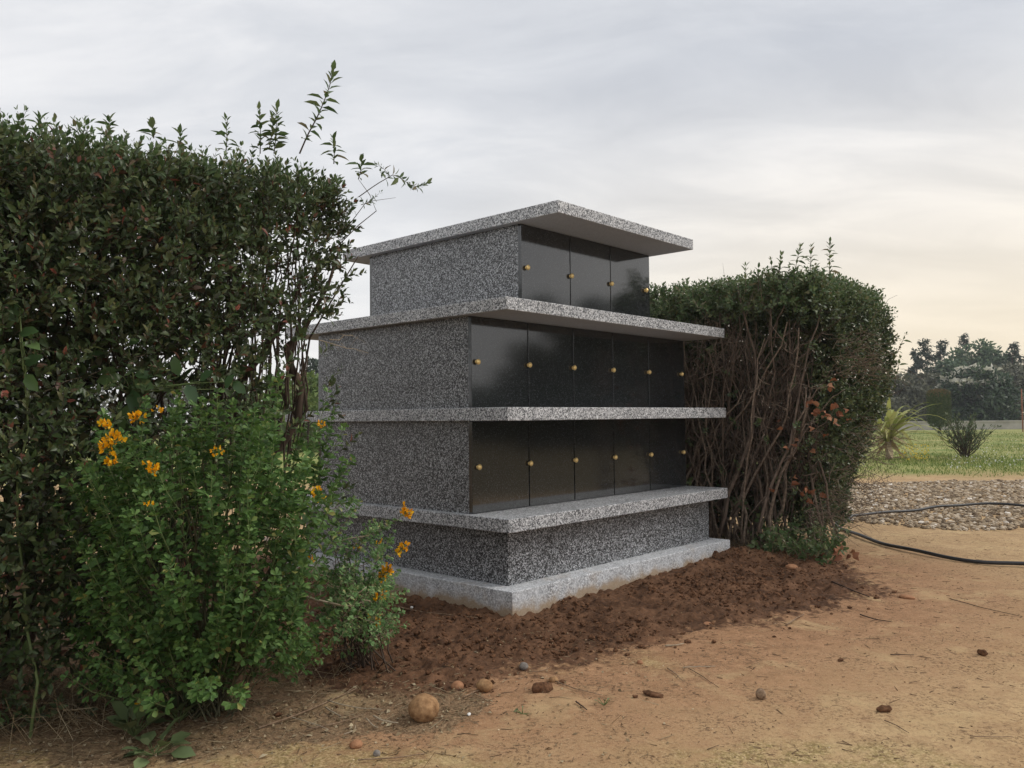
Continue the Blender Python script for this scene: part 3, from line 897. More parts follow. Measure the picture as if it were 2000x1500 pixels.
for cx, cy, sx_, sy_, n_ in ((1622, 752, 10, 6, 4), (1618, 805, 24, 14, 22), (1580, 850, 40, 40, 14), (1548, 920, 20, 18, 14), (1578, 958, 14, 10, 12), (1485, 955, 36, 10, 10), (1472, 880, 9, 9, 3), (1640, 1080, 18, 14, 12), (1660, 1100, 8, 8, 4), (1480, 1000, 45, 12, 12)):
    for _ in range(n_):
        dp.append(at(cx + r2.normal() * sx_, cy + r2.normal() * sy_, 6.75 + 0.1 * r2.normal()))
dp = np.array(dp)
Xd, Yd = mono(dp[:, 0], dp[:, 1])
dp = dp[Xd > 2.95]
dp[:, 2] = np.maximum(dp[:, 2], 0.05)
dl.leaves(dp, unit(r2.normal(size=dp.shape)), r2.normal(size=dp.shape), 0.035 + 0.035 * r2.random(len(dp)), 0.042, 'round', 0.5, 0.9)
dl.build('dead_leaves', [M_DEAD], hr, hr_loc)
for x0, y0, x1, y1, n_ in ((1457, 570, 1456, 522, 6), (1481, 570, 1482, 524, 5), (1512, 560, 1506, 510, 5), (1518, 560, 1526, 500, 8), (1548, 550, 1562, 484, 8), (1583, 548, 1584, 484, 8), (1620, 545, 1621, 474, 9), (1752, 690, 1768, 655, 4), (1745, 760, 1758, 700, 5)):
    dd = 6.95 if x0 < 1700 else 8.0
    shoot(np.array([at(x0, y0, dd), at((x0 + x1) / 2, (y0 + y1) / 2, dd), at(x1, y1, dd)]), [M_HNEW, M_BARK2], hr, hr_loc, 0.055, 0.022, r2, n_, 0, 1, 0.004)


# ------------------------------------------------------------------ flowering shrubs
def trifoliate(mb, P, D, N, L, rg, mi=0):
    """three blunt leaflets from one point"""
    n = len(P); D = unit(D)
    Sd = unit(np.cross(D, N)); N = np.cross(Sd, D)
    for an in (-0.95, 0.0, 0.95):
        d = D * math.cos(an) + Sd * math.sin(an) + rg.normal(size=(n, 3)) * 0.12
        mb.leaves(P, d, N + rg.normal(size=(n, 3)) * 0.2, L * (1.0 if an == 0 else 0.92), L * 0.56, 'obov', 0.22, 0.2, mi)


def medick_shoots(mb, P, D, L, leafL, rg, per=22, mi=0, smi=1, sr=0.0022, bend=0.35):
    n = len(P); D = unit(D)
    a = unit(np.cross(D, rg.normal(size=(n, 3)))); b = np.cross(D, a)
    # slightly bent stems in two pieces
    mid = P + D * (L * 0.5)[:, None]; D2 = unit(D + np.array([0, 0, bend])); tip = mid + D2 * (L * 0.5)[:, None]
    mb.prisms(P, mid, sr, sr * 0.8, smi); mb.prisms(mid, tip, sr * 0.8, sr * 0.45, smi)
    for k in range(per):
        tt = 0.12 + 0.88 * k / (per - 1)
        base = np.where(tt < 0.5, 1, 0) * (P + D * (L * tt)[:, None]) + np.where(tt >= 0.5, 1, 0) * (mid + D2 * (L * (tt - 0.5))[:, None])
        an = k * 2.4 + rg.normal(size=n) * 0.3
        rad = np.cos(an)[:, None] * a + np.sin(an)[:, None] * b
        sp = 1.25 - 0.75 * tt + 0.2 * rg.normal(size=n)
        d = D * np.cos(sp)[:, None] + rad * np.sin(sp)[:, None]
        pet = (0.022 * (1.1 - 0.7 * tt)) * (0.7 + 0.6 * rg.random(n))
        end = base + d * pet[:, None]
        mb.prisms(base, end, sr * 0.35, sr * 0.3, smi)
        sc = leafL * (1.0 - 0.35 * tt) * (0.75 + 0.5 * rg.random(n))
        nrm = D * np.sin(sp)[:, None] - rad * np.cos(sp)[:, None]
        nrm = np.where((nrm[:, 2:3] < 0), -nrm, nrm) + np.array([0, 0, 0.5])
        trifoliate(mb, end, d, nrm, sc, rg, mi)
    return tip


def flower_head(parent, loc, name_loc, rg, n=11, size=0.016, out=(0, -1, 0.3)):
    out = unit(np.array(out) + rg.normal(size=3) * 0.25)
    mb = MB()
    # florets radiate outward-down from the stalk tip
    d = unit(rg.normal(size=(n, 3)) + out * 0.9)
    c = np.zeros((n, 3)) + rg.normal(size=(n, 3)) * size * 0.42
    mb.prisms(c, c + d * size * 0.6, size * 0.10, size * 0.14, 1)
    base = c + d * size * 0.55
    for lift, sc in ((0.55, 1.1), (-0.2, 0.8), (-0.5, 0.75)):
        dd = unit(d + np.array([0, 0, lift]) + rg.normal(size=(n, 3)) * 0.2)
        mb.leaves(base, dd, rg.normal(size=(n, 3)), size * sc, size * 0.62 * sc, 'obov', 0.35, 0.2, 0)
    o = mb.build('flower_head', [M_PETAL, M_MSTEM], parent)
    o.location = np.asarray(loc) - name_loc
    return o


r3 = np.random.default_rng(31)
ms_loc = np.array([-1.27, 3.44, 0.0])
ms = thing('flowering_shrub', 'bushy green shrub with orange-yellow flower heads in front of the left hedge', 'shrub', ms_loc)
fol = MB(); st = MB()
CEN = np.array([-1.25, 3.36, 0.68]); RAD = np.array([0.53, 0.40, 0.53])
n = 230
d = unit(r3.normal(size=(n, 3)))
d[:, 1] = np.where((d[:, 1] > 0.3) & (np.arange(n) % 2 == 0), -d[:, 1], d[:, 1])
rad = 0.55 + 0.40 * r3.random(n) ** 0.6
L_ = (0.16 + 0.14 * r3.random(n)) * (1 + 0.5 * np.clip(d[:, 2], 0, 1))
TIP = CEN + d * RAD * rad[:, None]
dirs = unit(d * np.array([0.6, 0.6, 0.4]) + np.array([0, 0, 0.95]) + r3.normal(size=(n, 3)) * 0.18)
BASE = TIP - dirs * (L_ * 0.55)[:, None]
BASE[:, 2] = np.maximum(BASE[:, 2], 0.05 + 0.1 * r3.random(n))
medick_shoots(fol, BASE, dirs, L_, 0.040, r3, 15)
# named shoots that make the outline: tall ones at the top and right
SPEC = [(455, 900, 455, 790), (395, 900, 392, 785), (500, 930, 520, 820), (520, 900, 530, 750), (560, 960, 590, 840), (610, 940, 655, 800), (620, 960, 640, 850), (640, 1000, 668, 905), (590, 1000, 625, 905), (240, 930, 240, 850), (175, 1010, 160, 960), (340, 850, 350, 790)] + [(205, 880, 205, 815), (270, 900, 285, 785), (330, 880, 345, 775), (420, 900, 425, 770), (470, 920, 500, 800), (530, 940, 545, 740), (590, 960, 640, 770), (600, 980, 672, 838), (610, 1010, 690, 900), (610, 1080, 690, 980),
        (560, 930, 620, 850), (120, 1060, 85, 1040), (150, 1120, 95, 1090), (170, 1180, 120, 1180), (200, 1230, 150, 1240), (300, 960, 300, 880), (360, 940, 380, 850), (250, 980, 215, 880), (540, 1180, 590, 1150), (480, 1260, 520, 1240)]
B_, D_, LL = [], [], []
for x0, y0, x1, y1 in SPEC:
    dd = 3.16 + 0.25 * abs(x0 - 380) / 300 + (0.25 if x0 > 500 else 0)
    a_, b_ = at(x0, y0, dd), at(x1, y1, dd - 0.05)
    B_.append(a_); D_.append(b_ - a_); LL.append(np.linalg.norm(b_ - a_))
medick_shoots(fol, np.array(B_), np.array(D_), np.array(LL), 0.038, r3, 19, bend=0.05)
n_low = 75
an_ = r3.uniform(0, 6.28, n_low); q_ = 0.12 + 0.26 * r3.random(n_low)
PL = np.stack([ms_loc[0] + np.cos(an_) * q_, ms_loc[1] - 0.06 + np.sin(an_) * q_ * 0.8, 0.12 + 0.22 * r3.random(n_low)], -1)
medick_shoots(fol, PL, unit(np.stack([np.cos(an_), np.sin(an_), 0.5 + 0 * an_], -1)), 0.12 + 0.10 * r3.random(n_low), 0.036, r3, 13)
fol.build('foliage', [M_MED, M_MSTEM], ms, ms_loc)
for i in range(n):
    if i % 3 == 0:
        p = wander(ms_loc + r3.normal(size=3) * np.array([.05, .05, 0]), BASE[i], 6, 0.03, r3)
        st.tube(p, np.linspace(0.0042, 0.002, 6), 5, 0, False)
for i in range(len(B_)):
    st.tube(wander(ms_loc + r3.normal(size=3) * np.array([.05, .05, 0]), B_[i], 7, 0.03, r3), np.linspace(0.006, 0.0024, 7), 5, 0, False)
st.build('stems', [plain_mat('brown_green_stem', (0.06, 0.055, 0.03), (0.12, 0.115, 0.06), 30, 0.8)], ms, ms_loc)
for x, y, dd, n_ in ((272, 815, 2.98, 9), (308, 803, 3.0, 5), (215, 833, 2.98, 7), (222, 858, 2.95, 12), (213, 873, 2.94, 13), (222, 902, 2.95, 8), (297, 916, 2.86, 11), (621, 966, 3.3, 12), (627, 830, 3.35, 5), (418, 885, 2.9, 4), (292, 987, 2.8, 4), (432, 882, 2.9, 4)):
    flower_head(ms, at(x, y, dd), ms_loc, r3, int(n_ * 1.7), 0.0185 if n_ > 5 else 0.012)

r4 = np.random.default_rng(41)
ps_loc = np.array([-0.72, 4.02, 0.0])
psb = thing('flowering_shrub', 'thin grey-green shrub with bare pale twigs and orange flowers, leaning against the columbarium plinth', 'shrub', ps_loc)
fol = MB(); st = MB()
n = 210
pxs = r4.uniform(620, 745, n); pys = r4.uniform(1030, 1255, n)
k = ((pys > 1130) | (r4.random(n) < 0.22)) & ((pxs - 600) * 0.9 + 985 < pys + 60)
pxs, pys = pxs[k], pys[k]; n = len(pxs)
BASE = np.array([at(a_, b_, 3.95 + 0.18 * r4.normal()) for a_, b_ in zip(pxs, pys)])
BASE[:, 2] = np.maximum(BASE[:, 2], 0.06)
dirs = unit(np.array([0.55, -0.1, 0.5]) + r4.normal(size=(n, 3)) * 0.45)
medick_shoots(fol, BASE, dirs, 0.09 + 0.07 * r4.random(n), 0.0245, r4, 13, sr=0.0014)
SP2 = [(680, 1080, 785, 1008), (690, 1110, 782, 1078), (680, 1150, 750, 1118), (690, 1190, 738, 1170), (690, 1235, 745, 1232), (700, 1060, 760, 1020), (710, 1100, 765, 1060), (700, 1150, 745, 1140), (700, 1220, 738, 1200), (700, 1260, 755, 1255), (650, 1100, 720, 1040), (660, 1040, 700, 985), (650, 1270, 740, 1262), (640, 1000, 690, 975)]
B2 = np.array([at(a_, b_, 3.92) for a_, b_, _, _ in SP2]); E2 = np.array([at(c_, d_, 3.88) for _, _, c_, d_ in SP2])
medick_shoots(fol, B2, E2 - B2, np.linalg.norm(E2 - B2, axis=1), 0.027, r4, 20, sr=0.002, bend=0.0)
fol.build('foliage', [M_MEDP, M_TWIGP], psb, ps_loc)
for q in list(BASE[::5]) + list(B2):
    st.tube(wander(ps_loc + r4.normal(size=3) * np.array([.06, .06, 0]), q, 6, 0.04, r4), np.linspace(0.0038, 0.0014, 6), 4, 1, False)
st.tube(T((585, 1162, 3.62), (620, 1172, 3.62), (664, 1182, 3.62), (690, 1184, 3.62), (715, 1172, 3.62), (724, 1174, 3.62)), [.006, .0055, .005, .004, .003, .002], 6)
st.tube(T((664, 1182, 3.62), (690, 1165, 3.61), (705, 1155, 3.61), (716, 1146, 3.61)), [.004, .003, .0025, .0015], 5)
st.tube(T((650, 1062, 3.85), (680, 1052, 3.85), (720, 1046, 3.85)), [.0035, .003, .0018], 5)
st.build('bare_twigs', [M_TWIGP, M_BARK], psb, ps_loc)
for x, y, dd, n_ in ((792, 1000, 3.86, 13), (788, 1073, 3.86, 12), (757, 1112, 3.86, 13), (746, 1128, 3.86, 8), (741, 1164, 3.86, 7), (735, 1214, 3.86, 7), (737, 1058, 3.86, 4), (700, 1066, 3.86, 3), (607, 1090, 3.6, 4)):
    flower_head(psb, at(x, y, dd), ps_loc, r4, int(n_ * 1.7), 0.0205 if n_ > 6 else 0.013)

# ------------------------------------------------------------------ broad-leaved saplings inside the hedge
r5 = np.random.default_rng(53)


def sapling(label, base, specs, depth):
    loc = np.array(base, float); loc[2] = 0.0
    th_ = thing('sapling', label, 'sapling', loc)
    mb = MB(); st = MB()
    pts = np.array([at(a_, b_, depth) for a_, b_, *_ in specs])
    low = pts[:, 2].argsort()
    for a_ in range(len(specs)):
        L = specs[a_][2]
        ang = math.radians(specs[a_][3])
        d = RT * math.cos(ang) + UPV * math.sin(ang) - FW * 0.3
        mb.leaves(pts[a_:a_ + 1], d[None], (-FW + np.array([0, 0, 0.5]) + r5.normal(size=3) * 0.25)[None], L, L * 0.52, 'round', 0.2, 0.3)
    top = pts[low[-1]]
    main = wander(loc, top, 9, 0.05, r5)
    st.tube(main, np.linspace(0.007, 0.003, 9), 6)
    for p in pts:
        i = int(np.argmin(np.abs(main[:, 2] - (p[2] - 0.05))))
        st.tube(wander(main[i], p, 4, 0.01, r5), np.linspace(0.003, 0.0016, 4), 4, 0, False)
    mb.build('leaves', [M_BROAD], th_, loc); st.build('stem', [M_MSTEM], th_, loc)


sapling('young sapling with a few large pale green leaves at the left edge of the hedge', G(60, 1440),
        [(35, 630, .10, 120), (38, 652, .085, 10), (45, 668, .085, -15), (40, 700, .09, 200), (48, 712, .085, 25), (50, 730, .09, -50), (20, 690, .08, 170), (38, 605, .07, 140)], 3.2)
sapling('young sapling with broad dark green leaves inside the hedge, above the flowering shrub', G(300, 1370),
        [(205, 690, .105, 190), (250, 672, .06, 20), (190, 730, .10, 15), (240, 735, .11, 190), (258, 760, .13, -70), (262, 742, .10, -20), (250, 790, .12, -100), (350, 735, .09, 100), (365, 750, .10, -60), (390, 745, .08, 40), (440, 760, .08, 60), (455, 745, .08, -40), (470, 830, .09, -30), (300, 735, .08, 170)], 3.55)


# ------------------------------------------------------------------ weeds at the foot of the hedge
def rosette(name, label, px, py, n, L, up, flower=False, seed=0):
    rg = np.random.default_rng(600 + seed)
    p = G(px, py); p[2] = hz(p)
    o = thing(name, label, 'weed', p)
    mb = MB()
    an = np.arange(n) * 2.4 + rg.normal(size=n) * 0.2
    el = np.clip(up + rg.normal(size=n) * 0.25, 0.1, 1.3)
    d = np.stack([np.cos(an) * np.cos(el), np.sin(an) * np.cos(el), np.sin(el)], -1)
    Ls = L * (0.6 + 0.6 * rg.random(n))
    b0 = d * 0.02
    mb.prisms(b0 * 0, b0 + d * (Ls * 0.55)[:, None], 0.0022, 0.0014, 1)
    mb.leaves(b0 + d * (Ls * 0.5)[:, None], d, np.array([0, 0, 1.]) + rg.normal(size=(n, 3)) * 0.2, Ls * 0.9, Ls * 0.52, 'round', 0.15, 0.45)
    mb.build('leaves', [M_WEED, M_MSTEM], o)
    if flower:
        fb = MB()
        c = np.array([0.05, -0.08, 0.15])
        fb.tube(wander((0, 0, 0), c, 5, 0.01, rg), 0.0012, 4, 1)
        a2 = np.arange(9) * 0.7
        dd = np.stack([np.cos(a2), np.sin(a2), 0.35 + 0 * a2], -1)
        fb.leaves(np.repeat(c[None], 9, 0), dd, np.array([0, 0, 1.]), 0.015, 0.010, 'obov')
        fb.build('flower', [M_PETAL, M_MSTEM], o)
    return o


rosette('weed', 'tall leafy weed under the flowering shrub with a single yellow flower', 262, 1436, 26, 0.095, 0.8, True, 1)
rosette('weed', 'leafy weed under the shrub, right of the one with the yellow flower', 350, 1410, 22, 0.09, 0.85, False, 2)
rosette('weed', 'flat toothed rosette weed on bare soil, nearest the bottom edge', 300, 1472, 18, 0.085, 0.35, False, 3)
rosette('weed', 'small weed seedling beside the round brown stone', 1020, 1394, 7, 0.018, 0.5, False, 4)
rosette('weed', 'tiny green weed tuft on the reddish dirt, right of the dark clod', 1180, 1377, 6, 0.020, 0.6, False, 5)

# dry brush under the hedge and beneath the sparse shrub
r6 = np.random.default_rng(61)


def brush(label, c, spread, n, L, seed):
    rg = np.random.default_rng(seed)
    loc = np.array(c, float); loc[2] = 0.0
    o = MB()
    b = np.stack([rg.normal(size=n) * spread[0], rg.normal(size=n) * spread[1], np.zeros(n)], -1)
    a1 = unit(rg.normal(size=(n, 3)) * np.array([1, 1, 0.4]) + np.array([0, 0, 0.7]))
    l1 = L * (0.4 + 0.8 * rg.random(n))
    m_ = b + a1 * (l1 * 0.55)[:, None]
    e = m_ + unit(a1 + rg.normal(size=(n, 3)) * 0.35 - np.array([0, 0, 0.35])) * (l1 * 0.45)[:, None]
    o.prisms(b, m_, 0.0012, 0.001); o.prisms(m_, e, 0.001, 0.0005)
    ob = o.build('dry_brush', [M_DRY]); ob.location = loc
    return tag(ob, label, 'dry grass')


brush('tangle of dry stems under the hedge, left of the leafy weeds', G(130, 1400), (0.28, 0.16), 420, 0.26, 71)
brush('short tuft of dry brown stems beneath the thin grey-green shrub', G(655, 1275), (0.12, 0.08), 70, 0.11, 72)
brush('dry twig tangle at the foot of the right hedge, on the dug soil', m2w(np.array([3.15, -0.05, 0.0])), (0.30, 0.24), 420, 0.26, 74)
brush('matted dry stems below the right side of the flowering shrub', G(520, 1330), (0.20, 0.12), 260, 0.18, 73)


# ------------------------------------------------------------------ stones, clods, twigs
def ico(sub=3):
    import bmesh
    bm = bmesh.new(); bmesh.ops.create_icosphere(bm, subdivisions=sub, radius=1.0)
    v = np.array([x.co[:] for x in bm.verts]); fa = np.array([[q.index for q in f_.verts] for f_ in bm.faces])
    bm.free()
    return v, fa


IV, IF = ico(3); IV2, IF2 = ico(2); IV1, IF1 = ico(1)


def stone(name, label, cat, px, py, r, m_, sink=0.25, squash=(1, 1, 0.85), rough=0.10, seed=0, group=None):
    """px,py is where its foot meets the ground"""
    p = G(px, py)
    p = p + np.array([0, r * 0.6, 0]); p[2] = hz(p)
    b = MB()
    v = IV * (1 + rough * bump3(IV, 1.8, seed)[:, None] + 0.3 * rough * bump3(IV, 6, seed + 9)[:, None]) * np.array(squash) * r
    b.add(v, IF, 0, True)
    o = b.build(name, [m_])
    o.location = p + np.array([0, 0, r * squash[2] * (1 - 2 * sink)]); o.rotation_euler = (0, 0, seed * 1.3)
    return tag(o, label, cat, group)


stone('stone', 'largest round tan stone, half bedded in the dirt right of the twig pile', 'stone', 826, 1412, 0.063, M_STONE_T, 0.16, (1, .95, .86), 0.07, 1)
stone('stone', 'egg-shaped pale stone just behind the large round stone', 'stone', 946, 1353, 0.040, M_STONE_T, 0.12, (1, .8, .68), 0.08, 2)
stone('stone', 'reddish stone sunk in the dirt left of the egg-shaped one', 'stone', 893, 1346, 0.030, M_STONE_O, 0.42, (1, .9, .8), 0.1, 3)
stone('stone', 'smooth reddish-brown stone against the kerb beside the flowering shrub', 'stone', 767, 1180, 0.041, M_STONE_O, 0.15, (1, .9, .75), 0.08, 4)
stone('stone', 'small orange stone on the mossy grit at the bottom', 'stone', 694, 1463, 0.024, M_STONE_O, 0.2, (1, .8, .7), 0.14, 5)
stone('stone', 'small dark stone near the bottom edge beside the orange one', 'stone', 735, 1477, 0.015, M_STONE_G, 0.2, (1, .9, .8), 0.15, 6)
stone('snail_shell', 'grey-brown snail shell lying in front of the columbarium corner', 'shell', 1023, 1309, 0.022, M_STONE_G, 0.08, (1, .85, .85), 0.12, 7)
stone('stone', 'flat pale orange stone on the dark dug soil', 'stone', 1383, 1223, 0.030, M_STONE_O, 0.3, (1.1, .7, .4), 0.12, 8)
stone('stone', 'flat pinkish stone at the edge of the sandy path, below the hose', 'stone', 1775, 1170, 0.040, M_STONE_O, 0.3, (1.3, .8, .4), 0.15, 9)
stone('stone', 'orange stone chip among the twigs on reddish dirt', 'stone', 1082, 1333, 0.024, M_STONE_T, 0.3, (1, .8, .6), 0.2, 10)
stone('stone', 'tiny orange stone at the edge of the dug soil, right of the corner', 'stone', 1250, 1297, 0.018, M_STONE_O, 0.25, (1, .8, .6), 0.12, 11)
stone('stone', 'brown clay lump in the soil below the right hedge', 'stone', 1548, 1118, 0.040, M_STONE_O, 0.3, (1.1, .8, .6), 0.2, 12)
stone('seed_pod', 'brown woody seed pod standing alone on the bare path', 'seed pod', 1488, 1368, 0.024, M_TWIG, 0.08, (.9, .9, 1), 0.06, 13)
stone('soil_clod', 'dark soil clod on the sandy dirt, right of the snail shell', 'clod', 1275, 1362, 0.022, M_CLOD, 0.25, (2.0, .9, .6), 0.5, 14)
stone('soil_clod', 'blocky brown clod beside the orange stone chip', 'clod', 1060, 1352, 0.042, M_CLOD, 0.3, (1.2, .8, .6), 0.5, 15)
stone('soil_clod', 'dark clod on the right of the path, below the hose', 'clod', 1922, 1283, 0.022, M_CLOD, 0.2, (1.2, .8, .8), 0.5, 16)
stone('soil_clod', 'small dark clod near the bottom right of the path', 'clod', 1730, 1394, 0.019, M_CLOD, 0.2, (1.5, .8, .7), 0.5, 17)
stone('shell_chip', 'small white shell chip right of the large round stone', 'shell', 916, 1400, 0.011, M_SHELL, 0.2, (1.2, .7, .5), 0.2, 18)
stone('shell_chip', 'tiny white snail shell on the soil in front of the kerb', 'shell', 804, 1193, 0.010, M_SHELL, 0.1, (1, .9, .8), 0.1, 19)


def twig(name, label, pts, r, m_, group=None, lift=0.004, cat='twig'):
    P_ = np.array([G(a_, b_) for a_, b_ in pts])
    loc = P_.mean(0); loc[2] = 0
    n_ = max(8, 3 * len(pts))
    tt = np.linspace(0, 1, n_)
    q = np.stack([np.interp(tt, np.linspace(0, 1, len(P_)), P_[:, i]) for i in range(3)], -1)
    hh = height(q[:, 0], q[:, 1])
    q[:, 2] = np.polyval(np.polyfit(tt, hh, 2), tt) + r * 0.8 + lift
    q[:, :2] += np.cumsum(r6.normal(size=(n_, 2)), 0) * 0.0022
    r = r * 0.72
    b = MB(); b.tube(q, np.linspace(r, r * 0.55, n_), 6)
    return tag(b.build(name, [m_], None, loc), label, cat, group)


twig('twig', 'long brown twig on the soil along the left side of the kerb', [(765, 1190), (820, 1201), (880, 1208), (932, 1216)], 0.0065, M_TWIG)
twig('twig', 'long thin twig running right from the orange stone chip', [(1085, 1334), (1120, 1345), (1170, 1357)], 0.004, M_TWIG)
twig('twig', 'dark curved twig on the dirt right of the snail shell', [(1030, 1316), (1060, 1312), (1076, 1305)], 0.003, M_TWIG)
twig('twig', 'forked brown twig in front of the egg-shaped stone', [(905, 1366), (925, 1356), (942, 1350)], 0.004, M_TWIG)
twig('twig', 'thin twig trailing right of the egg-shaped stone', [(925, 1358), (945, 1370), (960, 1380)], 0.003, M_TWIG)
twig('twig', 'short dark stick lying on the bare dirt below the clods', [(1126, 1374), (1135, 1382), (1144, 1390)], 0.005, M_TWIGD)
twig('twig', 'crooked pale twig at the edge of the dug soil, on the right', [(1535, 1226), (1555, 1213), (1574, 1203)], 0.006, M_TWIG)
twig('twig', 'dark bent stick at the tip of the dug soil near the right hedge', [(1625, 1143), (1660, 1155), (1698, 1168)], 0.008, M_TWIGD)
twig('twig', 'long thin dark twig on the sandy path at the right edge', [(1855, 1172), (1920, 1190), (1995, 1208)], 0.004, M_TWIGD)
twig('twig', 'straight dark twig lying level in the middle of the path', [(1740, 1284), (1760, 1283), (1785, 1282)], 0.004, M_TWIGD)
twig('twig', 'straight brown twig near the bottom right corner', [(1893, 1441), (1930, 1440), (1970, 1441)], 0.003, M_TWIG)
twig('twig', 'thin slanting twig near the bottom right, ending in a dark bud', [(1728, 1412), (1755, 1424), (1780, 1436)], 0.0025, M_TWIGD)
twig('twig', 'dry pale stalk at the front edge of the dug soil', [(1300, 1268), (1318, 1266), (1336, 1263)], 0.006, M_TWIGP)
twig('twig', 'slender dark twig slanting over the reddish dirt', [(1345, 1310), (1375, 1328), (1405, 1348)], 0.0025, M_TWIGD)
twig('twig', 'forked pale twig on the reddish dirt, beside the level pale one', [(1302, 1308), (1318, 1320), (1335, 1334)], 0.004, M_TWIG)
twig('twig', 'level pale twig on the reddish dirt in mid path', [(1337, 1308), (1362, 1306), (1390, 1305)], 0.004, M_TWIGP)
twig('twig', 'dark twig on the reddish dirt below the tip of the dug soil', [(1680, 1204), (1710, 1212), (1740, 1217)], 0.006, M_TWIGD)
# the pile of cut sticks
for i, (a_, b_, c_, d_, rr, lab) in enumerate((
        (505, 1425, 700, 1352, .0055, 'longest stick of the pile, slanting up to the right'), (640, 1375, 748, 1392, .004, 'grey-brown stick across the right end of the pile'),
        (635, 1385, 668, 1403, .005, 'short thick stick in the middle of the pile'), (600, 1428, 715, 1402, .0045, 'pale stick along the front of the pile'),
        (560, 1400, 640, 1432, .003, 'thin stick crossing the left of the pile'), (730, 1408, 783, 1416, .005, 'stick nearest the large round stone'),
        (490, 1370, 560, 1400, .003, 'thin dark stick at the back left of the pile'), (672, 1440, 700, 1420, .003, 'short stick at the front edge of the pile'),
        (715, 1412, 740, 1425, .004, 'short dark stick just left of the large stone'), (700, 1488, 830, 1478, .004, 'pale stalk lying on the moss at the bottom edge'))):
    twig('stick', lab, [(a_, b_), ((a_ + c_) / 2 + 3, (b_ + d_) / 2 + 2), (c_, d_)], rr, M_TWIGP if i % 3 else M_TWIG, 'cut sticks under the shrub', 0.006 + 0.002 * (i % 3))

# small dry bits one could not count
zg = np.random.default_rng(81)


def scatter(n, x0, x1, y0, y1, fn):
    x = zg.uniform(x0, x1, n); y = zg.uniform(y0, y1, n)
    k = zg.random(n) < fn(x, y)
    x, y = x[k], y[k]
    return np.stack([x, y, height(x, y)], -1)


lit = MB()
P = scatter(9000, -2.6, 0.6, 2.7, 4.6, lambda x, y: 0.9 * zones(x, y)[2] + 0.10)
n = len(P)
d = np.stack([zg.normal(size=n), zg.normal(size=n), 0.15 * zg.normal(size=n)], -1)
half = n // 2
lit.prisms(P[:half] + np.array([0, 0, .003]), P[:half] + np.array([0, 0, .006]) + unit(d[:half]) * (0.02 + 0.06 * zg.random(half) ** 2)[:, None], 0.0013, 0.0008)
lit.leaves(P[half:] + np.array([0, 0, .004]), d[half:], np.array([0, 0, 1.]) + 0.5 * zg.normal(size=(n - half, 3)), 0.012 + 0.022 * zg.random(n - half) ** 2, 0.008 + 0.008 * zg.random(n - half), 'diamond', 0.2, 0.3)
stuff(lit.build('leaf_litter', [M_DRY]), 'dry leaf and stem litter on the ground under the left hedge', 'litter')

lit = MB()
P = scatter(4200, -0.9, 4.6, 2.75, 8.2, lambda x, y: 0.25 + 0.55 * zones(x, y)[1])
n = len(P)
d = np.stack([zg.normal(size=n) + 0.6, zg.normal(size=n), 0.08 * zg.normal(size=n)], -1)
lit.prisms(P + np.array([0, 0, .002]), P + np.array([0, 0, .004]) + unit(d) * (0.006 + 0.055 * zg.random(n) ** 4)[:, None], 0.0019, 0.0011)
stuff(lit.build('twig_crumbs', [plain_mat('crumb_bark', (0.05, 0.03, 0.02), (0.26, 0.17, 0.10), 5, 0.95)]), 'fine dark twig crumbs strewn over the bare dirt', 'litter')


def lumps(P, rmin, rmax, pw, flat, mats, nm, tpl=(IV2, IF2), rot=True, embed=0.3):
    n = len(P); V0, F0 = tpl
    r_ = rmin + (rmax - rmin) * zg.random(n) ** pw
    sc = np.stack([1 + 0.4 * zg.random(n), 0.8 + 0.3 * zg.random(n), flat * (0.8 + 0.5 * zg.random(n))], -1) * r_[:, None]
    a_ = zg.random(n) * 6.28
    off = 1 + 0.16 * zg.normal(size=(n, len(V0), 1))
    v = V0[None] * off * sc[:, None]
    c, s_ = np.cos(a_)[:, None], np.sin(a_)[:, None]
    v = np.stack([v[..., 0] * c - v[..., 1] * s_, v[..., 0] * s_ + v[..., 1] * c, v[..., 2]], -1)
    v = v + (P + np.stack([0 * r_, 0 * r_, r_ * flat * (1 - 2 * embed)], -1))[:, None]
    b = MB()
    for mi in range(len(mats)):
        sel = (np.arange(n) % len(mats)) == mi
        b.rep(v[sel], F0, mi, False)
    return b.build(nm, mats)


P = scatter(52000, -1.2, 3.8, 3.3, 8.4, lambda x, y: 0.95 * zones(x, y)[0] ** 2.0 * np.clip(2.6 * (fbm(x * 3 + 7, y * 3, 3) - 0.28), 0.1, 1) + 0.004 * zones(x, y)[1] ** 2 + 0.001)
Xm, Ym = mono(P[:, 0], P[:, 1])
P = P[~((Xm > -0.01) & (Xm < 2.68) & (Ym > -0.03) & (Ym < 2.43))]
stuff(lumps(P, 0.0025, 0.017, 4.2, 0.75, [M_CLOD], 'soil_crumbs', (IV1, IF1)), 'crumbly dug soil lying around the columbarium base', 'soil')
P = scatter(5200, -2.4, 3.6, 2.7, 5.2, lambda x, y: 0.15 + 0.85 * zones(x, y)[4])
m_, t = mat('grit_stone')
rp = t.n('ShaderNodeNewGeometry').outputs['Random Per Island']
finish(t, t.ramp(rp, [(0.0, (0.20, 0.13, 0.075)), (0.5, (0.42, 0.30, 0.17)), (1.0, (0.62, 0.50, 0.34))]), 0.9, spec=0.2)
stuff(lumps(P, 0.0012, 0.0042, 2.0, 0.7, [m_], 'grit', (IV1, IF1)), 'fine pale grit scattered on the sandy path', 'grit')

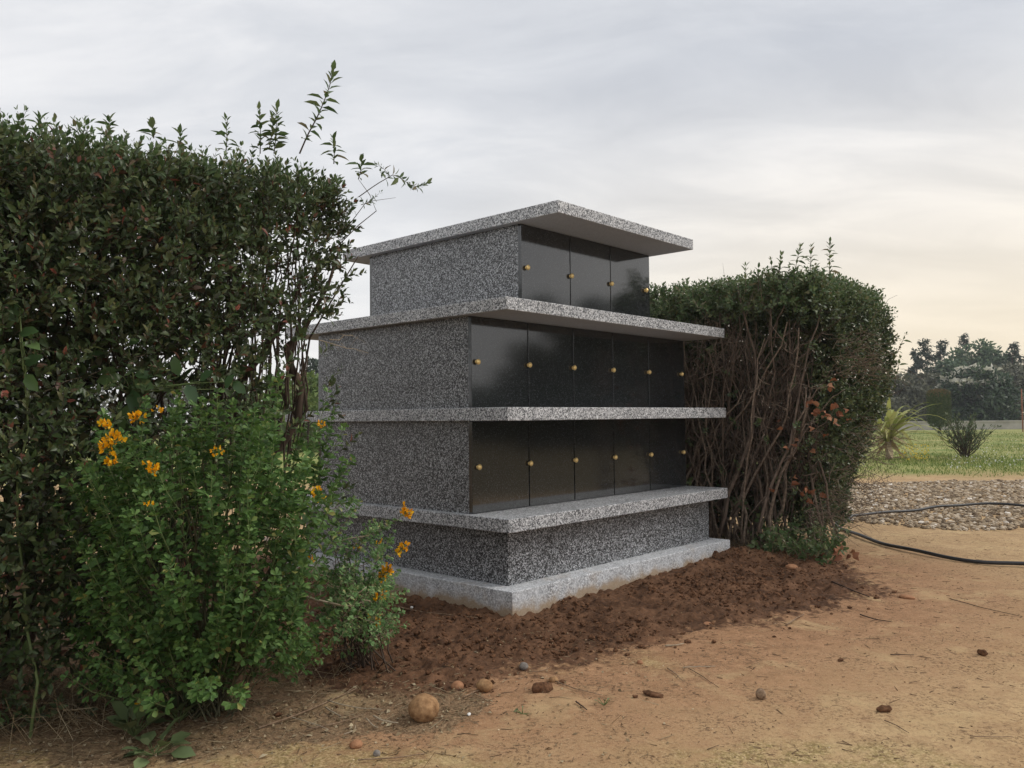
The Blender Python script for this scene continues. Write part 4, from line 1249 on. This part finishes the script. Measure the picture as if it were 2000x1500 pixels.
# ------------------------------------------------------------------ gravel bed on the right
m_, t = mat('gravel_stone')
rp = t.n('ShaderNodeNewGeometry').outputs['Random Per Island']
finish(t, t.mix(0.6, t.ramp(rp, [(0.0, (0.13, 0.095, 0.065)), (0.35, (0.29, 0.22, 0.145)), (0.7, (0.44, 0.345, 0.235)), (0.93, (0.56, 0.47, 0.36)), (1.0, (0.78, 0.73, 0.66))]), t.ramp(t.noise(t.n('ShaderNodeTexCoord').outputs['Object'], 30, 4), [(0.3, 0.7), (0.7, 1.05)]), 'MULTIPLY'), 0.9, spec=0.2)


def in_bed(x, y):
    n_ = 0.9 * (fbm(x * 0.9, y * 0.9, 3) - 0.5)
    return ((y > 8.55 - 0.45 * (x - 4.3) * 0 + 0.9 * sstep(4.6, 3.4, x) + n_ * 0.6) & (y < 14.2 + n_) & (x > 3.3 + n_)).astype(float) * 1.0


P = scatter(20000, 3.0, 11.5, 8.0, 14.6, lambda x, y: in_bed(x, y))
stuff(lumps(P, 0.010, 0.030, 1.4, 0.7, [m_], 'gravel', (IV2, IF2), embed=0.22), 'bed of rough brown and grey stones beside the path', 'gravel')

# ------------------------------------------------------------------ hose
hp = [(2150, 1120), (2000, 1108), (1930, 1106), (1850, 1094), (1780, 1080), (1720, 1065), (1668, 1047), (1640, 1036), (1630, 1028), (1650, 1021), (1690, 1017), (1740, 1013), (1800, 1007), (1850, 999), (1910, 996), (1960, 996), (2010, 1000), (2150, 1018)]
hpts = np.array([G(a_, b_) for a_, b_ in hp])
tt = np.linspace(0, 1, 90); src = np.concatenate([[0], np.cumsum(np.linalg.norm(np.diff(hpts, axis=0), axis=1))]); src /= src[-1]
q = np.stack([np.interp(tt, src, hpts[:, i]) for i in range(3)], -1)
for _ in range(3):
    q[1:-1] = (q[:-2] + 2 * q[1:-1] + q[2:]) / 4
q[:, 2] = 0.018 + 0.012 * np.sin(tt * 25) ** 2 + np.maximum(height(q[:, 0], q[:, 1], False), 0) + 0.05 * in_bed(q[:, 0], q[:, 1])
hb = MB(); hb.tube(q, 0.0155, 10)
tag(hb.build('hose', [M_HOSE]), 'black rubber hose looping out from under the right hedge over path and gravel', 'hose')

# ------------------------------------------------------------------ lawn
lg = np.random.default_rng(91)
gm = leaf_mat('grass_blade', [(0.0, (0.09, 0.15, 0.03)), (0.5, (0.17, 0.24, 0.055)), (0.85, (0.27, 0.31, 0.09)), (1.0, (0.42, 0.37, 0.17))], 0.6, 0.35, 0.2)
n = 60000
y = 15.3 + 34 * lg.random(n) ** 1.8
x = np.where(lg.random(n) < 0.78, y * lg.uniform(0.33, 0.72, n), y * lg.uniform(-0.5, 0.25, n))
k = lg.random(n) < zones(x, y)[3] * np.clip(0.25 + 2.2 * (fbm(x * 0.5, y * 0.35, 4) - 0.3), 0.1, 1)
x, y = x[k], y[k]; n = len(x)
P = np.stack([x, y, height(x, y, False)], -1)
d = unit(np.stack([lg.normal(size=n) * 0.35, lg.normal(size=n) * 0.35, np.ones(n)], -1))
gb = MB()
gb.leaves(P, d, np.stack([lg.normal(size=n), lg.normal(size=n), np.zeros(n)], -1), (0.03 + 0.10 * lg.random(n) ** 2) * (0.5 + 0.9 * fbm(x * 0.7, y * 0.7, 3)), 0.015, 'diamond', 0.1, 0.4)
stuff(gb.build('grass', [gm]), 'rough green grass of the lawn behind the gravel bed', 'grass')
fl = MB()
nf = 300
a_ = np.concatenate([lg.uniform(1755, 1815, 150), lg.uniform(1850, 2000, nf - 150)]); b_ = np.concatenate([872 + 34 * lg.random(150) ** 1.5, 862 + 62 * lg.random(nf - 150)])
P = np.array([G(p_, q_) for p_, q_ in zip(a_, b_)]); P[:, 2] = 0.10
fl.leaves(P[:150], unit(lg.normal(size=(150, 3))), lg.normal(size=(150, 3)), 0.05, 0.05, 'diamond', 0.1, 0.1, 0)
fl.leaves(P[150:], unit(lg.normal(size=(nf - 150, 3))), lg.normal(size=(nf - 150, 3)), 0.04, 0.04, 'diamond', 0.1, 0.1, 1)
stuff(fl.build('wildflowers', [leaf_mat('yellow_wildflower', [(0, (.6, .42, .03)), (1, (.7, .55, .06))]), leaf_mat('white_wildflower', [(0, (.6, .6, .55)), (1, (.75, .75, .7))])]), 'small yellow and white wildflowers dotted in the lawn', 'wildflowers')

# strap-leaved plant behind the hedge
pl_loc = G(1736, 897); pl_loc[2] = 0
pg = np.random.default_rng(95)
po = thing('flax_plant', 'yellow-green strap-leaved flax plant with drooping dead leaves beside the right hedge', 'plant', pl_loc)
for nm, n_, col_m, zlo in (('leaves', 46, leaf_mat('flax_leaf', [(0, (.26, .30, .07)), (.6, (.42, .44, .13)), (1, (.54, .50, .20))], .5, .3), 0.5), ('dead_leaves', 26, leaf_mat('flax_dead', [(0, (.32, .22, .12)), (1, (.55, .44, .28))], .8, .2), -0.6)):
    b = MB()
    for i in range(n_):
        an = pg.random() * 6.28; el = zlo + pg.random() * (0.95 if zlo > 0 else 0.75) - (0.15 if zlo > 0 else 0)
        d0 = np.array([math.cos(an) * math.cos(el), math.sin(an) * math.cos(el), math.sin(el)])
        L = 1.6 + 0.7 * pg.random() if zlo > 0 else 0.6 + 0.3 * pg.random()
        base = np.array([0, 0, 0.40 + 0.25 * pg.random()])
        s_ = np.linspace(0, 1, 8)[:, None]
        path = base + d0 * L * s_ - np.array([0, 0, 1.0]) * (0.35 + 0.3 * pg.random()) * (s_ ** 2.2) * L * (1 if zlo > 0 else 0.2)
        path[:, 2] = np.maximum(path[:, 2], 0.03)
        tg = unit(np.gradient(path, axis=0)); sd_ = unit(np.cross(tg, np.array([0.05, 0.02, 1.0])))
        wd = (0.06 * np.array([.5, .9, 1, 1, .9, .7, .45, .05]))[:, None]
        nn = np.cross(sd_, tg)
        v = np.concatenate([path - sd_ * wd, path - nn * 0.010, path + sd_ * wd])
        fa = [(j, j + 1, 9 + j, 8 + j) for j in range(7)] + [(8 + j, 9 + j, 17 + j, 16 + j) for j in range(7)]
        b.add(v, fa, 0, True)
    b.build(nm, [col_m], po)
tk = MB(); tk.tube(np.array([(0, 0, -0.05), (0.02, 0, 0.3), (0, 0.01, 0.55)]), [0.09, 0.07, 0.05], 8)
tk.build('trunk', [M_TWIGP], po)

# broom-like bush on the lawn
bl_loc = G(1885, 896); bl_loc[2] = 0
bo = thing('bush', 'open grey-green bush of upright wispy stems alone on the lawn', 'bush', bl_loc)
sb, fb = MB(), MB()
for i in range(60):
    an = pg.random() * 6.28; el = 0.75 + 0.7 * pg.random()
    d0 = np.array([math.cos(an) * math.cos(el), math.sin(an) * math.cos(el), math.sin(el)])
    p = wander(np.array([0, 0, 0.0]) + d0 * 0.1, d0 * (0.75 + 0.45 * pg.random()), 7, 0.08, pg)
    p[:, 2] = np.maximum(p[:, 2], 0)
    sb.tube(p, np.linspace(0.012, 0.004, 7), 4, 0, False)
    m2 = 26
    ii2 = pg.integers(2, 7, m2)
    fb.leaves(p[ii2] + pg.normal(size=(m2, 3)) * 0.02, unit(d0 + pg.normal(size=(m2, 3)) * 0.5), pg.normal(size=(m2, 3)), 0.10, 0.022, 'diamond')
sb.build('stems', [M_BARK], bo); fb.build('foliage', [leaf_mat('wispy_leaf', [(0, (.06, .09, .04)), (.7, (.12, .16, .08)), (1, (.2, .23, .12))])], bo)

# clipped columnar cypress
cy_loc = G(1835, 846); cy_loc[2] = 0
co = thing('cypress', 'clipped columnar cypress with browned top standing by the low wall', 'tree', cy_loc)
n = 6500
zc_ = 0.35 + 2.15 * pg.random(n)
rr = 0.60 * np.minimum(1, np.minimum((zc_ - 0.2) / 0.6 + 0.35, ((2.56 - zc_) / 0.22) ** 0.5))
an = pg.random(n) * 6.28
P = np.stack([np.cos(an) * rr, np.sin(an) * rr, zc_], -1) * (1 - 0.1 * pg.random((n, 1)) * np.array([1, 1, 0]))
fb = MB(); top_ = zc_ > 2.3 + 0.15 * pg.normal(size=n)
dd = unit(np.stack([np.cos(an) * .5, np.sin(an) * .5, np.ones(n)], -1) + pg.normal(size=(n, 3)) * .3)
for sel, mi in ((~top_, 0), (top_, 1)):
    fb.leaves(P[sel], dd[sel], np.stack([np.cos(an), np.sin(an), 0 * an], -1)[sel], 0.16, 0.09, 'diamond', 0.1, 0.1, mi)
fb.build('foliage', [leaf_mat('cypress_leaf', [(0, (.045, .075, .022)), (.7, (.085, .12, .036)), (1, (.13, .15, .05))]), leaf_mat('cypress_brown', [(0, (.12, .09, .04)), (1, (.22, .14, .06))])], co)
tk = MB(); tk.tube(np.array([(0, 0, -0.1), (0, 0, 0.5), (0, 0, 2.3)]), [0.10, 0.09, 0.03], 8); tk.build('trunk', [M_BARK], co)

# low wall along the far side of the lawn
wy = 58.0
wb = MB(); wb.box(-40, 75, wy, wy + 0.35, -0.2, 0.52); wb.box(-40, 75, wy - 0.05, wy + 0.40, 0.523, 0.62)
tag(wb.build('low_wall', [plain_mat('wall_render', (0.33, 0.31, 0.28), (0.48, 0.45, 0.41), 1.2, 0.9)]), 'long low pale masonry wall along the far edge of the lawn', 'wall')
pp = at(1996, 790, 50.0)
pb = MB(); pb.tube(np.array([(pp[0], pp[1], -0.1), (pp[0], pp[1], 2.6)]), 0.03, 8)
tag(pb.build('rusty_post', [plain_mat('rust', (.20, .07, .04), (.34, .14, .08), 6, 0.9)], None, (pp[0], pp[1], 0)), 'thin rust-red post standing in front of the trees at the right edge', 'post')

# ------------------------------------------------------------------ background trees
M_TA = leaf_mat('conifer_needles', [(0, (.025, .045, .03)), (.6, (.05, .08, .05)), (1, (.09, .12, .07))], .6, .15)
M_TB = leaf_mat('poplar_leaf', [(0, (.07, .12, .07)), (.6, (.12, .19, .10)), (1, (.20, .26, .14))], .6, .3)
M_TC = leaf_mat('thicket_leaf', [(0, (.075, .08, .05)), (.6, (.13, .135, .085)), (1, (.20, .195, .13))], .6, .2)
M_TD = leaf_mat('glossy_tree_leaf', [(0, (.02, .045, .02)), (.7, (.05, .09, .04)), (1, (.1, .14, .07))], .5, .2)
M_BLOS = leaf_mat('white_blossom', [(0, (.6, .58, .48)), (1, (.78, .76, .66))], .6, .3)
M_LG = leaf_mat('light_bush_leaf', [(0, (.10, .16, .04)), (.6, (.18, .26, .07)), (1, (.27, .33, .11))], .6, .3)


def tree(name, label, x, y, h, r, kind, m_, seed, low=0.1, cards=None, size=0.3, group=None, cat='tree', blossom=False):
    rg = np.random.default_rng(1000 + seed)
    o = thing(name, label, cat, (x, y, 0), 0, group)
    tk, fb = MB(), MB()
    tr = max(0.05, h * 0.018)
    tk.tube(wander((0, 0, -0.2), (0.03 * h * rg.normal(), 0.03 * h * rg.normal(), h * 0.93), 9, h * 0.012, rg), np.linspace(tr, tr * 0.15, 9), 7)
    n = cards or 2200
    if kind == 'conifer':
        nb = int(22 + h * 5)
        zz = h * (low + (1 - low) * (np.arange(nb) / nb) ** 0.9)
        P, D = [], []
        for i in range(nb):
            a_ = rg.random() * 6.28
            L = r * (1 - zz[i] / h) ** 0.8 * (0.55 + 0.6 * rg.random()) + 0.08 * r
            e = np.array([math.cos(a_) * L, math.sin(a_) * L, L * (0.15 - 0.25 * rg.random())])
            tk.tube(np.array([(0, 0, zz[i]), (e[0] * .5, e[1] * .5, zz[i] + e[2] * .5 + .05 * L), (e[0], e[1], zz[i] + e[2])]), [tr * .25, tr * .16, tr * .05], 4, 0, False)
            m2 = max(6, int(n / nb * (0.4 + 1.2 * L / r)))
            s_ = 0.15 + 0.9 * rg.random(m2)
            P.append(np.array([0, 0, zz[i]]) + e * s_[:, None] + rg.normal(size=(m2, 3)) * np.array([.10, .10, .05]) * r * 0.6)
            D.append(unit(e + rg.normal(size=(m2, 3)) * L * .7 + np.array([0, 0, -.1])))
        P, D = np.concatenate(P), np.concatenate(D)
        fb.leaves(P, D, np.array([0, 0, 1.]) + rg.normal(size=P.shape) * .4, size * (0.7 + .6 * rg.random(len(P))), size * .42, 'diamond')
    else:
        nc = {'round': 34, 'poplar': 30, 'thicket': 40}[kind]
        cz = h * (low + (1 - low) * rg.random(nc))
        u_ = (cz / h - low) / (1 - low)
        prof = {'round': np.sqrt(np.clip(1 - (2 * u_ - 0.95) ** 2, .05, 1)), 'poplar': np.sqrt(np.clip(1 - (1.9 * u_ - 0.85) ** 2, .08, 1)), 'thicket': np.clip(1.1 - u_ ** 3, .2, 1)}[kind]
        a_ = rg.random(nc) * 6.28; q_ = np.sqrt(rg.random(nc)) * r * prof * 0.92
        C_ = np.stack([np.cos(a_) * q_, np.sin(a_) * q_, cz * 0.96], -1)
        for c_ in C_[::2]:
            b0 = np.array([0, 0, max(0.1 * h, c_[2] * 0.55)])
            tk.tube(wander(b0, c_, 5, 0.04 * h * .3, rg), np.linspace(tr * .35, tr * .06, 5), 4, 0, False)
        idx = rg.integers(0, nc, n)
        rad = r * (0.22 + 0.16 * rg.random(nc))[idx]
        off = unit(rg.normal(size=(n, 3))) * (rad * rg.random(n) ** 0.45)[:, None] * np.array([1, 1, .75 if kind != 'poplar' else 1.3])
        P = C_[idx] + off
        P[:, 2] = np.clip(P[:, 2], 0.05, h)
        D = unit(off + rg.normal(size=(n, 3)) * rad[:, None] * .8)
        fb.leaves(P, D, rg.normal(size=(n, 3)) + np.array([0, 0, .6]), size * (.7 + .6 * rg.random(n)), size * .55, 'diamond')
        if blossom:
            sel = (off[:, 2] > 0.25 * rad) & (idx % 2 == 0) & (P[:, 1] < 0.4 * r) & (P[:, 2] > 0.40 * h)
            fb.leaves(P[sel] + np.array([0, -.15, .1]), D[sel], rg.normal(size=(sel.sum(), 3)), .42, .36, 'diamond', mi=1)
    fb.build('crown', [m_, M_BLOS], o); tk.build('trunk', [M_BARK], o)
    return o


def zt(py, px, y):
    return at(px, py, y)[2]


def bt(name, label, px, ytop, depth, r, kind, m_, seed, **k):
    p = at(px, ytop, depth)
    return tree(name, label, p[0], depth, p[2], r, kind, m_, seed, **k)


bt('conifer_tree', 'tallest dark conifer rising behind the right hedge, leftmost of the conifers', 1806, 664, 78, 2.2, 'conifer', M_TA, 1, size=.34, cards=2600)
bt('conifer_tree', 'small pointed conifer just right of the hedge top', 1787, 684, 80, 1.6, 'conifer', M_TA, 2, size=.4)
bt('conifer_tree', 'dark conifer left of the pale green trees', 1840, 664, 80, 2.1, 'conifer', M_TA, 3, size=.34, cards=2600)
bt('conifer_tree', 'slim conifer spire above the pale green trees', 1880, 652, 88, 1.8, 'conifer', M_TA, 4, size=.34, cards=2600)
bt('conifer_tree', 'lone dark conifer near the right edge of the skyline', 1979, 668, 80, 1.7, 'conifer', M_TA, 5, size=.34, cards=2600)
bt('broadleaf_tree', 'pale green tree in the middle of the skyline', 1888, 678, 82, 2.6, 'poplar', M_TB, 6, low=.25, size=.4, cards=2600)
bt('broadleaf_tree', 'pale green tree with a tall rounded tip, right of the spire', 1914, 668, 82, 2.0, 'poplar', M_TB, 7, low=.25, size=.4, cards=2200)
bt('broadleaf_tree', 'short rounded pale tree between the tall tip and the last conifer', 1946, 686, 82, 1.9, 'poplar', M_TB, 8, low=.2, size=.4)
bt('broadleaf_tree', 'low pale green crown above the white blossom', 1850, 705, 78, 2.6, 'round', M_TB, 9, low=.2, size=.4)
bt('thicket_tree', 'bare-looking brownish thicket tree left of the cypress', 1800, 735, 70, 3.2, 'thicket', M_TC, 10, low=.0, size=.4, cards=3200)
bt('thicket_tree', 'dense dark thicket behind the columnar cypress', 1840, 738, 68, 3.2, 'thicket', M_TC, 11, low=.0, size=.4, cards=3200)
bt('thicket_tree', 'greyish brown thicket at the right edge of the photo', 1985, 715, 70, 3.4, 'thicket', M_TC, 12, low=.0, size=.4, cards=3400)
bt('thicket_tree', 'brown thicket tree behind the strap-leaved plant', 1755, 735, 66, 3.0, 'thicket', M_TC, 13, low=.0, size=.4, cards=2600)
bt('blossom_tree', 'dark green tree draped with white blossom beyond the wall', 1902, 722, 64, 2.9, 'round', M_TD, 14, low=.0, size=.36, cards=3800, blossom=True)
bt('blossom_tree', 'smaller white-blossomed bush left of the dark blossom tree', 1862, 735, 65, 2.0, 'round', M_TD, 15, low=.0, size=.36, cards=2200, blossom=True)
bt('thicket_tree', 'dark leafy thicket right of the blossom tree', 1945, 735, 64, 2.4, 'thicket', M_TD, 16, low=.0, size=.38, cards=2600)
bt('thicket_tree', 'thicket partly outside the right edge, nearest the rusty post', 2040, 700, 72, 3.6, 'thicket', M_TC, 17, low=.0, size=.4, cards=2600)
# seen through the gaps of the left hedge
bt('bush', 'light green bush seen through the left hedge beside the columbarium', 600, 735, 30, 2.0, 'round', M_LG, 20, low=.0, size=.22, cards=2600, cat='bush')
bt('conifer_tree', 'dark conifer seen through the left hedge beside the columbarium', 612, 700, 60, 2.6, 'conifer', M_TA, 21, size=.4)
bt('bush', 'light green bush seen through the middle of the left hedge', 520, 752, 34, 2.4, 'round', M_LG, 22, low=.0, size=.24, cards=2600, cat='bush')
for i, (px, yt, dp_, rr) in enumerate(((60, 750, 70, 5), (190, 742, 74, 5), (320, 752, 70, 5), (430, 745, 72, 4.5), (560, 755, 76, 4.5), (690, 752, 74, 4.5), (1350, 745, 80, 5), (1480, 752, 78, 5), (1600, 748, 76, 5))):
    bt('thicket_tree', 'far dark thicket tree mostly hidden behind the hedges', px, yt, dp_, rr, 'thicket', M_TC, 30 + i, low=.0, size=.5, cards=1500, group='far trees hidden behind the hedges')

# trees across the path behind the viewpoint: they show as reflections in the polished doors
for i, (az, dist, hh, rr) in enumerate(((7.0, 26, 5.9, 1.6), (9.4, 30, 5.2, 1.7), (11.4, 27, 6.0, 1.5), (14.2, 28, 5.3, 1.8), (16.6, 27, 5.9, 1.8), (19.5, 28, 5.5, 2.0), (23, 29, 5.2, 2.2), (27, 30, 5.6, 2.4), (32, 31, 5.2, 2.4), (37, 32, 5.2, 2.6), (4.4, 34, 3.0, 1.7), (1.2, 36, 2.6, 2.0), (-3, 38, 2.8, 2.4))):
    a_ = math.radians(az)
    tree('broadleaf_tree', 'dark bushy tree across the path, reflected in the polished doors', ORG[0] + 0.9 + dist * math.cos(a_), ORG[1] + 1.0 + dist * math.sin(a_), hh, rr, 'thicket' if i < 10 and i % 2 else 'round', M_TD, 60 + i, low=.0, size=.42, cards=3000, group='trees reflected in the doors')

# ------------------------------------------------------------------ thin air between the viewpoint and the far trees
hm = bpy.data.materials.new('haze'); hm.use_nodes = True; hm.node_tree.nodes.clear()
t = NT(hm.node_tree)
pv = t.n('ShaderNodeVolumePrincipled', {'Color': (0.80, 0.84, 0.90, 1), 'Density': 0.0009, 'Anisotropy': 0.2})
t.n('ShaderNodeOutputMaterial', {1: pv.outputs[0]})
b = MB(); b.box(-320, 320, -220, 420, -1.5, 16.0)
stuff(b.build('haze', [hm]), 'thin bluish haze that greys the far trees', 'haze')
